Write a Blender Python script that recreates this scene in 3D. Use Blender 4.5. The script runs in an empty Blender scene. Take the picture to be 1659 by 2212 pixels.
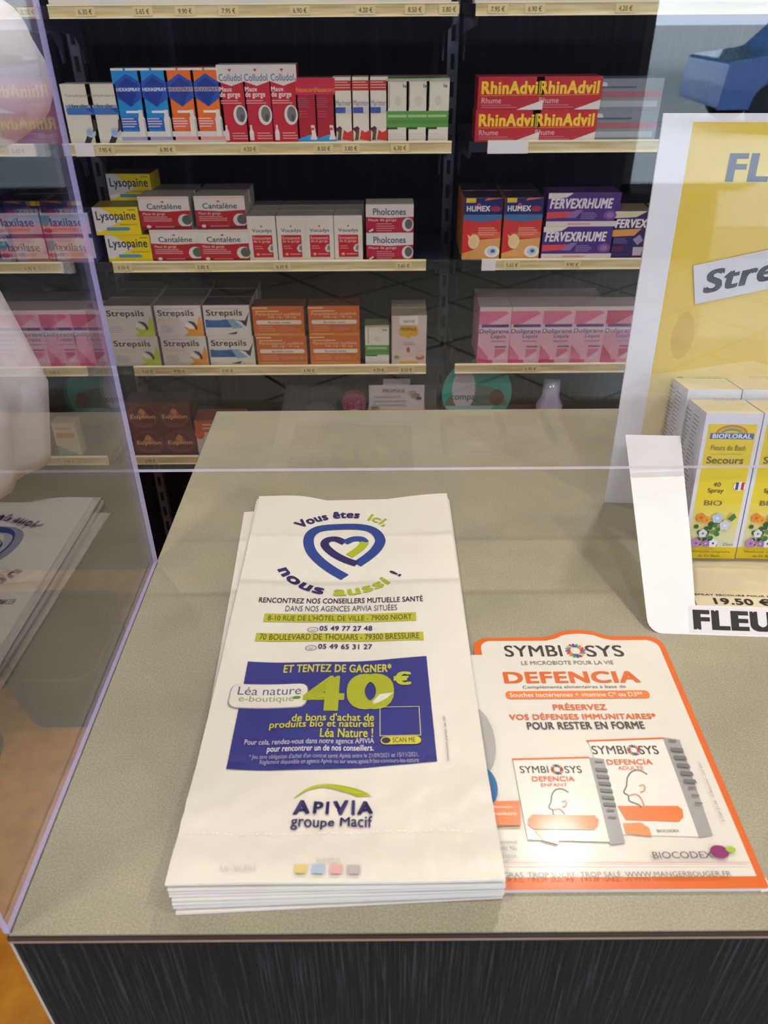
import bpy, bmesh, math, random
from mathutils import Vector, Matrix
random.seed(7)
S = bpy.context.scene
C = S.collection

# ------------------------------------------------------------------ camera
CAM = Vector((0, 0, 1.43)); TH = math.radians(33.66); RO = math.radians(0.4)
FPX = 1661.0; CX, CY = 829.5, 1106.0
FW = Vector((0, math.cos(TH), -math.sin(TH)))
UP0 = Vector((0, math.sin(TH), math.cos(TH))); R0 = Vector((1, 0, 0))
RT = R0*math.cos(RO) - UP0*math.sin(RO); UPV = UP0*math.cos(RO) + R0*math.sin(RO)
cam = bpy.data.cameras.new('camera'); camo = bpy.data.objects.new('camera', cam); C.objects.link(camo)
m3 = Matrix((RT, UPV, -FW)).transposed()
camo.matrix_world = Matrix.Translation(CAM) @ m3.to_4x4()
cam.sensor_fit = 'HORIZONTAL'; cam.sensor_width = 36; cam.lens = 36*FPX/1659
cam.clip_start = 0.02; cam.clip_end = 100
cam.dof.use_dof = True; cam.dof.focus_distance = 0.78; cam.dof.aperture_fstop = 17
S.camera = camo

# ------------------------------------------------------------------ world, lamps, exposure
w = bpy.data.worlds.new('daylight'); S.world = w; w.use_nodes = True
bg = w.node_tree.nodes['Background']; bg.inputs[0].default_value = (0.70, 0.84, 1.0, 1); bg.inputs[1].default_value = 12.0
def area(name, loc, size, sizey, power, col, rot=(0,0,0), portal=False, shape='RECTANGLE', spread=None):
    l = bpy.data.lights.new(name, 'AREA'); l.shape = shape; l.size = size
    if shape == 'RECTANGLE': l.size_y = sizey
    l.energy = power; l.color = col
    if spread: l.spread = spread
    o = bpy.data.objects.new(name, l); o.location = loc; o.rotation_euler = rot; C.objects.link(o)
    if portal: l.cycles.is_portal = True
    return o
area('window_portal', (2.65, -3.98, 1.45), 2.2, 2.1, 1, (1,1,1), (math.radians(90),0,math.radians(180)), portal=True)
WARM = (1.0, 0.91, 0.80)
LAMPS = [(0.52,1.37,11),(-0.75,1.37,8),(1.75,1.37,6),(-0.45,0.05,8),(0.9,0.05,8),(-1.8,-1.6,14),(0.3,-1.6,14),(2.2,-1.6,14)]
S.view_settings.view_transform = 'Standard'; S.view_settings.look = 'None'
S.view_settings.gamma = 1; S.view_settings.use_curve_mapping = False
S.view_settings.exposure = 0.07

# ------------------------------------------------------------------ geometry helpers (photo measurements -> places)
def ray(x, y): return FW + RT*((x-CX)/FPX) - UPV*((y-CY)/FPX)
def onz(x, y, z):
    d = ray(x, y); return CAM + d*((z-CAM.z)/d.z)
def ony(x, y, Y):
    d = ray(x, y); return CAM + d*(Y/d.y)

# ------------------------------------------------------------------ materials
def lin(c):
    return tuple((v/12.92 if v <= .04045 else ((v+.055)/1.055)**2.4) for v in c)
def rgb(h):
    h = h.lstrip('#'); return lin(tuple(int(h[i:i+2], 16)/255 for i in (0,2,4))) + (1,)
MC = {}
def mat(h, rough=.5, metal=0.0, key=None, coat=0.0, noise=0.04, nscale=60):
    k = (h, rough, metal, coat)
    if k in MC: return MC[k]
    m = bpy.data.materials.new('paint_' + h.strip('#')); m.use_nodes = True
    nt = m.node_tree; b = nt.nodes['Principled BSDF']
    b.inputs['Roughness'].default_value = rough; b.inputs['Metallic'].default_value = metal
    b.inputs['Coat Weight'].default_value = coat; b.inputs['Coat Roughness'].default_value = .13 if rough == .34 else .03
    n = nt.nodes.new('ShaderNodeTexNoise'); n.inputs['Scale'].default_value = nscale
    tc = nt.nodes.new('ShaderNodeTexCoord'); nt.links.new(tc.outputs['Object'], n.inputs['Vector'])
    mx = nt.nodes.new('ShaderNodeMix'); mx.data_type = 'RGBA'
    c = rgb(h); mx.inputs['A'].default_value = tuple(v*(1-noise) for v in c[:3])+(1,); mx.inputs['B'].default_value = tuple(min(1, v*(1+noise)) for v in c[:3])+(1,)
    nt.links.new(n.outputs['Fac'], mx.inputs['Factor']); nt.links.new(mx.outputs['Result'], b.inputs['Base Color'])
    MC[k] = m; return m

def nodes(name):
    m = bpy.data.materials.new(name); m.use_nodes = True
    nt = m.node_tree; return m, nt, nt.nodes['Principled BSDF']
def ramp(nt, stops):
    r = nt.nodes.new('ShaderNodeValToRGB'); e = r.color_ramp.elements
    e[0].position, e[0].color = stops[0]; e[1].position, e[1].color = stops[1]
    for p, c in stops[2:]:
        x = e.new(p); x.color = c
    return r
def coords(nt, scale, kind='Object', rot=(0,0,0)):
    tc = nt.nodes.new('ShaderNodeTexCoord'); mp = nt.nodes.new('ShaderNodeMapping')
    mp.inputs['Scale'].default_value = scale; mp.inputs['Rotation'].default_value = rot
    nt.links.new(tc.outputs[kind], mp.inputs['Vector']); return mp

# counter laminate: warm grey, finely speckled
M_top, nt, b = nodes('speckled_laminate')
mp = coords(nt, (1,1,1)); n1 = nt.nodes.new('ShaderNodeTexNoise'); n1.inputs['Scale'].default_value = 900; n1.inputs['Detail'].default_value = 4
n2 = nt.nodes.new('ShaderNodeTexNoise'); n2.inputs['Scale'].default_value = 14; n2.inputs['Detail'].default_value = 5
for n in (n1, n2): nt.links.new(mp.outputs[0], n.inputs['Vector'])
r1 = ramp(nt, [(.34, rgb('#8c8878')), (.66, rgb('#a9a592'))]); nt.links.new(n1.outputs['Fac'], r1.inputs[0])
r2 = ramp(nt, [(.3, (.86,.86,.86,1)), (.7, (1.06,1.05,1.02,1))]); nt.links.new(n2.outputs['Fac'], r2.inputs[0])
mx = nt.nodes.new('ShaderNodeMix'); mx.data_type = 'RGBA'; mx.blend_type = 'MULTIPLY'; mx.inputs['Factor'].default_value = 1
nt.links.new(r1.outputs[0], mx.inputs['A']); nt.links.new(r2.outputs[0], mx.inputs['B']); nt.links.new(mx.outputs['Result'], b.inputs['Base Color'])
b.inputs['Roughness'].default_value = .38

def woodgrain(name, dark, mid, light, sx, sz, rough=.5, bump=.25):
    m, nt, b = nodes(name)
    mp = coords(nt, (sx, sx, sz)); n = nt.nodes.new('ShaderNodeTexNoise'); n.inputs['Scale'].default_value = 1; n.inputs['Detail'].default_value = 6; n.inputs['Roughness'].default_value = .62; n.inputs['Distortion'].default_value = .35
    nt.links.new(mp.outputs[0], n.inputs['Vector'])
    r = ramp(nt, [(.30, rgb(dark)), (.74, rgb(light)), (.52, rgb(mid)), (.43, rgb(dark))]); nt.links.new(n.outputs['Fac'], r.inputs[0])
    nt.links.new(r.outputs[0], b.inputs['Base Color']); b.inputs['Roughness'].default_value = rough; b.inputs['Specular IOR Level'].default_value = .25
    bp = nt.nodes.new('ShaderNodeBump'); bp.inputs['Strength'].default_value = bump; bp.inputs['Distance'].default_value = .001
    nt.links.new(n.outputs['Fac'], bp.inputs['Height']); nt.links.new(bp.outputs[0], b.inputs['Normal'])
    return m
M_front = woodgrain('charcoal_woodgrain_laminate', '#020206', '#0b0c14', '#424454', 560, 11, .75, .3)
M_back = woodgrain('dark_woodgrain_panel', '#02030f', '#080a1c', '#181b34', 90, 3, .8, .1)
M_edge = mat('#2a1512', .5); M_edgel = mat('#9a8078', .5)
# staff-side orange vinyl
M_floor, nt, b = nodes('ochre_vinyl')
mp = coords(nt, (1,1,1)); n1 = nt.nodes.new('ShaderNodeTexNoise'); n1.inputs['Scale'].default_value = 18; n1.inputs['Detail'].default_value = 8
nt.links.new(mp.outputs[0], n1.inputs['Vector']); r1 = ramp(nt, [(.3, rgb('#b8741c')), (.7, rgb('#d8952e'))]); nt.links.new(n1.outputs['Fac'], r1.inputs[0])
nt.links.new(r1.outputs[0], b.inputs['Base Color']); b.inputs['Roughness'].default_value = .45
# customer-side pale tiles laid on the diagonal
M_tile, nt, b = nodes('pale_tiles')
mp = coords(nt, (1,1,1), rot=(0,0,math.radians(38))); br = nt.nodes.new('ShaderNodeTexBrick')
br.offset = 0; br.inputs['Color1'].default_value = rgb('#e2ddd2'); br.inputs['Color2'].default_value = rgb('#d8d3c8'); br.inputs['Mortar'].default_value = rgb('#5c5850')
br.inputs['Scale'].default_value = 1; br.inputs['Brick Width'].default_value = .45; br.inputs['Row Height'].default_value = .45; br.inputs['Mortar Size'].default_value = .009
nt.links.new(mp.outputs[0], br.inputs['Vector']); nt.links.new(br.outputs['Color'], b.inputs['Base Color']); b.inputs['Roughness'].default_value = .3
# clear plastic sheet: clear with mirror reflection growing at grazing angles
def clear(name, f0, gain, power, tint):
    m = bpy.data.materials.new(name); m.use_nodes = True; nt = m.node_tree
    for n in list(nt.nodes): nt.nodes.remove(n)
    out = nt.nodes.new('ShaderNodeOutputMaterial'); tr = nt.nodes.new('ShaderNodeBsdfTransparent'); gl = nt.nodes.new('ShaderNodeBsdfGlossy')
    tr.inputs[0].default_value = tint; gl.inputs['Roughness'].default_value = 0.0; gl.inputs[0].default_value = (1,1,1,1)
    ge = nt.nodes.new('ShaderNodeNewGeometry'); dt = nt.nodes.new('ShaderNodeVectorMath'); dt.operation = 'DOT_PRODUCT'
    nt.links.new(ge.outputs['Normal'], dt.inputs[0]); nt.links.new(ge.outputs['Incoming'], dt.inputs[1])
    def mth(op, a, bb):
        n = nt.nodes.new('ShaderNodeMath'); n.operation = op
        for i, v in enumerate((a, bb)):
            if v is None: continue
            if isinstance(v, (int, float)): n.inputs[i].default_value = v
            else: nt.links.new(v, n.inputs[i])
        return n.outputs[0]
    c = mth('ABSOLUTE', dt.outputs['Value'], None); p = mth('POWER', mth('SUBTRACT', 1.0, c), float(power))
    fac = mth('ADD', mth('MULTIPLY', p, gain), f0); mx = nt.nodes.new('ShaderNodeMixShader')
    nt.links.new(fac, mx.inputs[0]); nt.links.new(tr.outputs[0], mx.inputs[1]); nt.links.new(gl.outputs[0], mx.inputs[2]); nt.links.new(mx.outputs[0], out.inputs[0])
    return m
M_panel = clear('clear_side_acrylic', .04, .62, 2.6, (.95,.95,.97,1))
M_pane = clear('clear_front_acrylic', .03, .6, 4, (.975,.975,.985,1))
def edgemat(name, col, k):
    m, nt, b = nodes(name); b.inputs['Base Color'].default_value = rgb(col); b.inputs['Roughness'].default_value = .2; out = nt.nodes['Material Output']
    tr = nt.nodes.new('ShaderNodeBsdfTransparent'); mx = nt.nodes.new('ShaderNodeMixShader'); mx.inputs[0].default_value = k
    nt.links.new(tr.outputs[0], mx.inputs[1]); nt.links.new(b.outputs[0], mx.inputs[2]); nt.links.new(mx.outputs[0], out.inputs[0]); return m
M_acr = edgemat('violet_polished_edge', '#b9b4f0', .75)
M_acr2 = edgemat('pale_polished_edge', '#dcd4f2', .6)
M_strip, nt, b = nodes('cream_label_holder')
mp = coords(nt, (3,3,60)); n1 = nt.nodes.new('ShaderNodeTexNoise'); n1.inputs['Scale'].default_value = 3
nt.links.new(mp.outputs[0], n1.inputs['Vector']); r1 = ramp(nt, [(.35, rgb('#cdbb85')), (.65, rgb('#e6dcb4'))]); nt.links.new(n1.outputs['Fac'], r1.inputs[0])
nt.links.new(r1.outputs[0], b.inputs['Base Color']); b.inputs['Roughness'].default_value = .35
M_steel = mat('#6a6e8a', .35, .4); M_slot = mat('#08090f', .8)
M_board = mat('#161a2b', .35)
M_wall = mat('#cfc9bd', .8); M_ceil = mat('#eeeae2', .9)
M_card = mat('#eceaf0', .45, coat=.15)
# bag paper: waxy, creased
M_paper, nt, b = nodes('waxed_white_paper')
b.inputs['Base Color'].default_value = rgb('#e2dfd9'); b.inputs['Roughness'].default_value = .38
b.inputs['Subsurface Weight'].default_value = 0.0
mp = coords(nt, (26,13,20), rot=(0,0,math.radians(24))); n1 = nt.nodes.new('ShaderNodeTexNoise'); n1.inputs['Scale'].default_value = 1; n1.inputs['Detail'].default_value = 3
nt.links.new(mp.outputs[0], n1.inputs['Vector']); bp = nt.nodes.new('ShaderNodeBump'); bp.inputs['Strength'].default_value = .6; bp.inputs['Distance'].default_value = .006
nt.links.new(n1.outputs['Fac'], bp.inputs['Height']); nt.links.new(bp.outputs[0], b.inputs['Normal'])
M_fold_daylit = mat('#f3f4fb', .6, noise=.01)  # bag ends: paper colour lightened and cooled to stand for window daylight
M_cloth = mat('#e4e1e8', .85)

# ------------------------------------------------------------------ mesh builder
_txt = {}; _n0 = {}
def text_geo(s, bold=0.0, italic=0.0):
    k = (s, bold, italic)
    if k in _txt: return _txt[k]
    cu = bpy.data.curves.new('t', 'FONT'); cu.body = s; cu.resolution_u = 3 if len(s) > 12 else 5; cu.fill_mode = 'BOTH'; cu.space_character = 1 + bold*2.0
    o = bpy.data.objects.new('t', cu); C.objects.link(o)
    bpy.context.view_layer.update()
    me = o.evaluated_get(bpy.context.evaluated_depsgraph_get()).to_mesh()
    vs = [(v.co.x + italic*v.co.y, v.co.y) for v in me.vertices]; fs = [tuple(p.vertices) for p in me.polygons]
    o.evaluated_get(bpy.context.evaluated_depsgraph_get()).to_mesh_clear()
    bpy.data.objects.remove(o); bpy.data.curves.remove(cu)
    _n0[k] = len(vs)
    if bold:
        n0 = len(vs); v0 = vs; f0 = fs; vs = []; fs = []
        for q, (dx, dy) in enumerate(((-1,-.6),(1,-.6),(1,.6),(-1,.6),(0,0))):
            vs += [(x+dx*bold*.9, y+dy*bold*.9) for x, y in v0]; fs += [tuple(q*n0+a for a in f) for f in f0]
    xs = [v[0] for v in vs]; ys = [v[1] for v in vs]
    _txt[k] = (vs, fs, min(xs), max(xs), min(ys), max(ys)); return _txt[k]

class MB:
    """collects vertices, faces and material slots of ONE mesh; art goes through self.map(u, v, height)"""
    def __init__(s, fn=None, step=.00005):
        s.v = []; s.f = []; s.m = []; s.mats = []; s.fn = fn; s.k = 1; s.step = step
    def mi(s, m):
        if isinstance(m, str): m = mat(m)
        if m not in s.mats: s.mats.append(m)
        return s.mats.index(m)
    def add(s, vs, fs, m):
        o = len(s.v); s.v += [tuple(x) for x in vs]; i = s.mi(m)
        for f in fs: s.f.append(tuple(o+a for a in f)); s.m.append(i)
    def box(s, x0, y0, z0, x1, y1, z1, m, tm=None):
        vs = [(x0,y0,z0),(x1,y0,z0),(x1,y1,z0),(x0,y1,z0),(x0,y0,z1),(x1,y0,z1),(x1,y1,z1),(x0,y1,z1)]
        s.add(vs, [(0,3,2,1),(0,1,5,4),(1,2,6,5),(2,3,7,6),(3,0,4,7)], m); s.add(vs[4:], [(0,1,2,3)], tm or m)
    def tube(s, pts, r, m, n=12, cap=True):
        pts = [Vector(p) for p in pts]; rs = r if isinstance(r, (list,tuple)) else [r]*len(pts); vs = []; fs = []
        for i, p in enumerate(pts):
            d = (pts[min(i+1,len(pts)-1)] - pts[max(i-1,0)]).normalized()
            a = d.orthogonal().normalized() if i == 0 else (a - d*a.dot(d)).normalized()
            bb = d.cross(a)
            for k in range(n):
                t = 2*math.pi*k/n; vs.append(p + (a*math.cos(t) + bb*math.sin(t))*rs[i])
        for i in range(len(pts)-1):
            for k in range(n): fs.append((i*n+k, i*n+(k+1)%n, (i+1)*n+(k+1)%n, (i+1)*n+k))
        if cap: fs += [tuple(range(n))[::-1], tuple((len(pts)-1)*n+k for k in range(n))]
        s.add(vs, fs, m)
    def prism(s, pts, z0, z1, m, tm=None, axis='z'):
        n = len(pts)
        def P(p, z): return (p[0], p[1], z) if axis == 'z' else ((p[0], z, p[1]) if axis == 'y' else (z, p[0], p[1]))
        vs = [P(p, z0) for p in pts] + [P(p, z1) for p in pts]
        s.add(vs, [tuple(range(n))[::-1]] + [(i,(i+1)%n,n+(i+1)%n,n+i) for i in range(n)], m)
        s.add(vs[n:], [tuple(range(n))], tm or m)
    # --- flat art
    def M(s, u, v, k=None): return s.fn(u, v, (s.k if k is None else k)*s.step)
    def P(s, pts, c): s.add([s.M(*p) for p in pts], [tuple(range(len(pts)))], c); s.k += 1
    def R(s, u0, v0, u1, v1, c, nu=1, nv=1):
        vs = [s.M(u0+(u1-u0)*i/nu, v0+(v1-v0)*j/nv) for j in range(nv+1) for i in range(nu+1)]
        s.add(vs, [(j*(nu+1)+i, j*(nu+1)+i+1, (j+1)*(nu+1)+i+1, (j+1)*(nu+1)+i) for j in range(nv) for i in range(nu)], c); s.k += 1
    def E(s, cu, cv, ru, rv, c, n=28, a0=0, a1=360):
        s.P([(cu+ru*math.cos(math.radians(a0+(a1-a0)*i/n)), cv+rv*math.sin(math.radians(a0+(a1-a0)*i/n))) for i in range(n if a1-a0 == 360 else n+1)], c)
    def RR(s, u0, v0, u1, v1, r, c, ru=None):
        ru = ru or r; rows = [v0 + r*(1-math.cos(math.radians(a))) for a in (0,30,60,90)] + [v0+r+(v1-v0-2*r)*q/4 for q in (1,2,3)] + [v1 - r*(1-math.cos(math.radians(a))) for a in (90,60,30,0)]
        vs = []; nu = 10
        for v in rows:
            d = max(0, (v0+r-v)/r, (v-(v1-r))/r); e = ru*(1-math.sqrt(max(0, 1-d*d)))
            vs += [s.M(u0+e+(u1-u0-2*e)*i/nu, v) for i in range(nu+1)]
        s.add(vs, [(j*(nu+1)+i, j*(nu+1)+i+1, (j+1)*(nu+1)+i+1, (j+1)*(nu+1)+i) for j in range(len(rows)-1) for i in range(nu)], c); s.k += 1
    def L(s, pts, wd, c, wu=None, closed=False):   # stroked line
        n = len(pts); wu = wu or wd; vs = []
        for i, p in enumerate(pts):
            a = pts[i-1] if (i or closed) else p; b_ = pts[(i+1) % n] if (i < n-1 or closed) else p
            dx, dy = b_[0]-a[0], b_[1]-a[1]; l = math.hypot(dx, dy) or 1
            nx, ny = -dy/l*wu/2, dx/l*wd/2
            vs += [s.M(p[0]+nx, p[1]+ny), s.M(p[0]-nx, p[1]-ny)]
        s.add(vs, [(2*i, 2*i+1, 2*((i+1) % n)+1, 2*((i+1) % n)) for i in range(n if closed else n-1)], c); s.k += 1
    def T(s, txt, u0, v0, u1, v1, c, bold=0.0, it=0.0, hfn=None):
        vs, fs, a0, a1, b0, b1 = text_geo(txt, bold, it)
        sx = (u1-u0)/(a1-a0); sy = (v1-v0)/(b1-b0)
        q = [(u0+(x-a0)*sx, v0+(y-b0)*sy) for x, y in vs]
        n0 = _n0[(txt, bold, it)]
        s.add([s.M(p[0], p[1], s.k+.22*(i//n0)) for i, p in enumerate(q)], fs, c); s.k += 1 if not bold else 1.4
    def build(s, name, parent=None, smooth=False, loc=None):
        me = bpy.data.meshes.new(name); me.from_pydata(s.v, [], s.f)
        for m in s.mats: me.materials.append(m)
        me.polygons.foreach_set('material_index', s.m)
        if smooth: me.polygons.foreach_set('use_smooth', [True]*len(s.f))
        me.update(); o = bpy.data.objects.new(name, me); C.objects.link(o)
        if parent: o.parent = parent
        if loc: o.location = loc
        return o
def smoothp(pts, n=8):     # Catmull-Rom
    out = []
    for i in range(len(pts)-1):
        p0 = pts[max(i-1,0)]; p1 = pts[i]; p2 = pts[i+1]; p3 = pts[min(i+2,len(pts)-1)]
        for k in range(n):
            t = k/n; out.append(tuple(.5*((2*p1[j])+(-p0[j]+p2[j])*t+(2*p0[j]-5*p1[j]+4*p2[j]-p3[j])*t*t+(-p0[j]+3*p1[j]-3*p2[j]+p3[j])*t**3) for j in range(len(p1))))
    return out + [pts[-1]]
def tag(o, label, cat, group=None, kind=None):
    if label: o['label'] = label
    if cat: o['category'] = cat
    if group: o['group'] = group
    if kind: o['kind'] = kind
    return o
def struct(o): o['kind'] = 'structure'; return o
def empty(name, loc, rz=0):
    o = bpy.data.objects.new(name, None); o.location = loc; o.rotation_euler = (0,0,rz); o.empty_display_size = .05; C.objects.link(o); return o
def bevel(o, wd=.0015, seg=2):
    md = o.modifiers.new('bevel', 'BEVEL'); md.width = wd; md.segments = seg; md.limit_method = 'ANGLE'; return o

# ================================================================== ROOM
XL, XR, YF, YB = -2.6, 4.0, -4.0, 1.845
YS = .12       # where the vinyl of the staff side meets the tiles
b = MB(); b.box(XL, YS, -.05, XR, YB+.1, 0, M_floor); struct(b.build('floor'))
b = MB(); b.box(XL, YF, -.05, XR, YS, -.001, M_tile); struct(b.build('floor'))
b = MB(); b.box(XL, YF, 2.7, XR, YB+.1, 2.8, M_ceil); struct(b.build('ceiling'))
b = MB(); b.box(XL, YB, 0, XR, YB+.1, 2.7, M_back); struct(b.build('wall_back'))
b = MB(); b.box(XL-.1, YF, 0, XL, YB+.1, 2.7, M_wall); struct(b.build('wall_left'))
b = MB(); b.box(XR, YF, 0, XR+.1, YB+.1, 2.7, M_wall); struct(b.build('wall_right'))
b = MB()
for x0, x1, z0, z1 in ((XL,1.5,0,2.7),(3.75,XR,0,2.7),(1.5,3.75,0,.4),(1.5,3.75,2.5,2.7)): b.box(x0, YF-.1, z0, x1, YF, z1, mat('#4c5166', .85))
struct(b.build('wall_front'))
wf = MB()
M_alu = mat('#9a9da3', .4, .6)
for x in (1.5, 2.6, 3.69): wf.box(x, YF-.08, .4, x+.06, YF-.02, 2.5, M_alu)
for z in (.4, 2.44): wf.box(1.5, YF-.08, z, 3.75, YF-.02, z+.06, M_alu)
wo = struct(wf.build('window_1'))
# outside, only met as a reflection in the clear screen
b = MB(); b.box(-30, -60, -.12, 30, YF-.1, -.1, mat('#a9a9a6', .9)); struct(b.build('ground'))
def blob(cx, cy, cz, rx, ry, rz, m, name, n=24):
    bb = MB(); vs = []; fs = []
    for i in range(n+1):
        for k in range(n*2):
            th = math.pi*i/n; ph = math.pi*k/n; q = 1+.16*math.sin(5*ph+3*th)*math.sin(4*th)+.1*random.random()
            vs.append((cx+rx*q*math.sin(th)*math.cos(ph), cy+ry*q*math.sin(th)*math.sin(ph), cz+rz*q*math.cos(th)))
    for i in range(n):
        for k in range(n*2): fs.append((i*2*n+k, i*2*n+(k+1)%(2*n), (i+1)*2*n+(k+1)%(2*n), (i+1)*2*n+k))
    bb.add(vs, fs, m); return bb
for i, (x, y, r) in enumerate(((4.2,-16,2.2),(9.5,-19,2.7),(15.5,-15,2.2))):
    t = empty('street_tree', (x, y, -.1))
    bb = blob(0,0,3.6,r,r,1.7, mat('#5f7d36', .9), 'x'); bb.build('crown', t)
    tb = MB(); tb.tube([(0,0,0),(0,0,2.6)], [.2,.13], mat('#4d3c2c', .9)); tb.build('trunk', t)
    tag(t, ['green street tree outside the shop window, reflected high in the screen', 'broader green street tree outside, standing between two smaller ones', 'rightmost green street tree outside the shop window'][i], 'tree')
t = empty('parked_car', (6.4, -11, -.1))
cb = MB(); cb.prism([(-2,.3),(-1.95,.85),(-1.2,.95),(-.7,1.42),(.75,1.45),(1.4,.98),(2.05,.82),(2.1,.35)], -.82, .82, mat('#3d63a8', .25, coat=1), axis='y'); bevel(cb.build('body', t), .06, 3)
cb = MB(); cb.prism([(-1.05,.96),(-.65,1.36),(.7,1.38),(1.2,.98)], -.835, .835, mat('#20262e', .1), axis='y'); cb.build('side_windows', t)
for x in (-1.25, 1.3):
    for y in (-.83, .67):
        cb = MB(); cb.tube([(x,y,.32),(x,y+.16,.32)], .32, mat('#191919', .8), 24); cb.build('wheel', t)
tag(t, 'blue car parked outside beyond the shop window', 'car')

# ceiling downlights, those over the customer side added as fill: the lamp is the bright disc, its light comes from just under it
for i, (x, y, pw) in enumerate(LAMPS):
    t = empty('ceiling_downlight', (x, y, 2.7))
    bb = MB(); pts = [(0.075*math.cos(a*math.pi/12), .075*math.sin(a*math.pi/12)) for a in range(24)]; bb.prism(pts, -.012, 0, mat('#f4f4f4', .4)); bb.build('trim_ring', t)
    tag(t, 'round recessed white downlight in the ceiling', 'lamp', 'ceiling downlights')
    a = area('downlight_bulb', (x, y, 2.684), .11, 0, pw, WARM, shape='DISK'); 

# ================================================================== SHELVING
YSH = 1.556
ZS = [1.427, 1.2134, .9983, .7759, .5543]          # top of the label strips
def PX(x, y, Y=YSH): return ony(x, y, Y).x
UPX = [-1.39, -.622, .147, .917]
for i, x in enumerate(UPX):
    b = MB(); b.box(x-.011, YB-.022, .1, x+.011, YB-.001, 2.2, M_steel)
    z = .16
    while z < 2.15: b.box(x-.004, YB-.0235, z, x+.004, YB-.0219, z+.028, M_slot); z += .05
    tag(b.build('slotted_upright'), ['slotted grey steel upright at the far left, seen through the side screen', 'slotted grey steel upright behind the white nasal spray boxes', 'slotted grey steel upright between the central and right shelves', 'slotted grey steel upright hidden right of the yellow display'][i], 'shelf upright')
b = MB()
BR = [('top','second','third','fourth','lowest')]
TAGS = ['6.30 €','5.65 €','9.90 €','7.95 €','6.90 €','4.20 €','8.50 €','3.80 €']
def shelf(ix, x0, x1, z, s0, s1, label, tags, white=None, brackets=True):
    t = empty('shelf', ((x0+x1)/2, YSH, z)); cx = (x0+x1)/2
    bb = MB(); bb.box(x0-cx, .004, -.021, x1-cx, YB-.024-YSH, -.003, M_board); bevel(bb.build('shelf_board', t), .001)
    bb = MB(); bb.box(s0-cx, -.003, -.0205, s1-cx, .003, 0, M_strip)
    bb.box(s0-cx, -.0042, -.0025, s1-cx, -.003, 0, '#efe8cc'); bb.box(s0-cx, -.0042, -.0205, s1-cx, -.003, -.0185, '#efe8cc')
    ls = bb.build('label_strip', t)
    if white:
        bb = MB(); bb.box(white[0]-cx, -.0045, -.0215, white[1]-cx, -.0035, .001, '#e9e9f6'); o = bb.build('blank_card', t); o['label'] = 'blank white card on the strip'
    for k, px in enumerate(tags):
        bb = MB(lambda u, v, h: (u, -.0043-h, v)); bb.box(px-cx-.017, -.0043, -.0175, px-cx+.017, -.0036, -.0035, '#ded29f')
        bb.T(TAGS[(k+ix*3) % 8], px-cx-.0115, -.0145, px-cx+.0115, -.0068, '#4a4230', .01); bb.build('price_tag', ls)
    if brackets:
        for sx in (x0+.004, x1-.008):
            D = YB-.024-YSH
            pr = [(.02,-.022),(D,-.022),(D,-.10),(D-.018,-.10),(D-.022,-.075),(D-.05,-.05),(.04,-.036)]
            bb = MB(); bb.prism([(p[0], p[1]) for p in pr], sx-cx, sx-cx+.003, M_steel, axis='x'); bb.build('bracket', t)
    return tag(t, label, 'shelf', 'pharmacy wall shelves')
X0, X1 = -.605, .132
rows = ['top', 'second', 'third', 'fourth', 'lowest']
ends = [(PX(104,18), PX(990,18)), (PX(160,318)-.02, PX(975,318)), (PX(245,575), PX(920,575)), (PX(290,797), PX(920,797)), (PX(285,990), .12)]
tagpx = [(184,308,400,494,648,790,896,970), (228,360,540,700,758,864), (268,440,610,872), (319,388,492,668,818,878), (325,)]
desc = ['top central shelf above the tall spray boxes, cream price strip at frame top', 'central shelf with blue, orange and red spray boxes', 'central shelf with yellow and red lozenge boxes', 'central shelf with lozenge and orange carton boxes', 'lowest central shelf with brown boxes, half hidden by the counter']
for i in range(5):
    y = [18,318,575,797,990][i]
    shelf(i, X0, X1, ZS[i], ends[i][0], ends[i][1], desc[i], [PX(p, y) for p in tagpx[i]], (PX(163,318), PX(203,318)) if i == 1 else None)
endr = [(PX(1028,12), .9), (PX(1053,318), .9), (PX(1040,573), .9), (PX(982,797), .9), (PX(1000,990), .9)]
tagr = [(1075,1155,1350), (1088,), (1105,1235), (1145,), ()]
descr = ['top right shelf reaching behind the blurred reflections', 'right shelf carrying stacked red cold remedy boxes', 'right shelf with purple, red and blue cold remedy boxes', 'right shelf with the row of tall pink boxes', 'lowest right shelf hidden behind the counter']
for i in range(5):
    y = [18,318,575,797,990][i]
    wh = (PX(1053,318), PX(1140,318)) if i == 1 else ((PX(1040,573), PX(1070,573)) if i == 2 else None)
    shelf(i+1, .162, .902, ZS[i], endr[i][0], endr[i][1], descr[i], [PX(p, y) for p in tagr[i]], wh)
descl = ['top left shelf seen through the side screen beside the raised sleeve', 'left shelf with dark blue and red boxes behind the side screen', 'left shelf with stacked white and navy boxes behind the side screen', 'left shelf with pink boxes behind the white coat', 'lowest left shelf with one small white box']
for i in range(5): shelf(i+2, -1.375, -.637, ZS[i], -1.37, -.64, descl[i], [PX(p, [18,318,590,805,992][i]) for p in ((60,),(40,),(70,),(120,),(150,))[i]])

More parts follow.
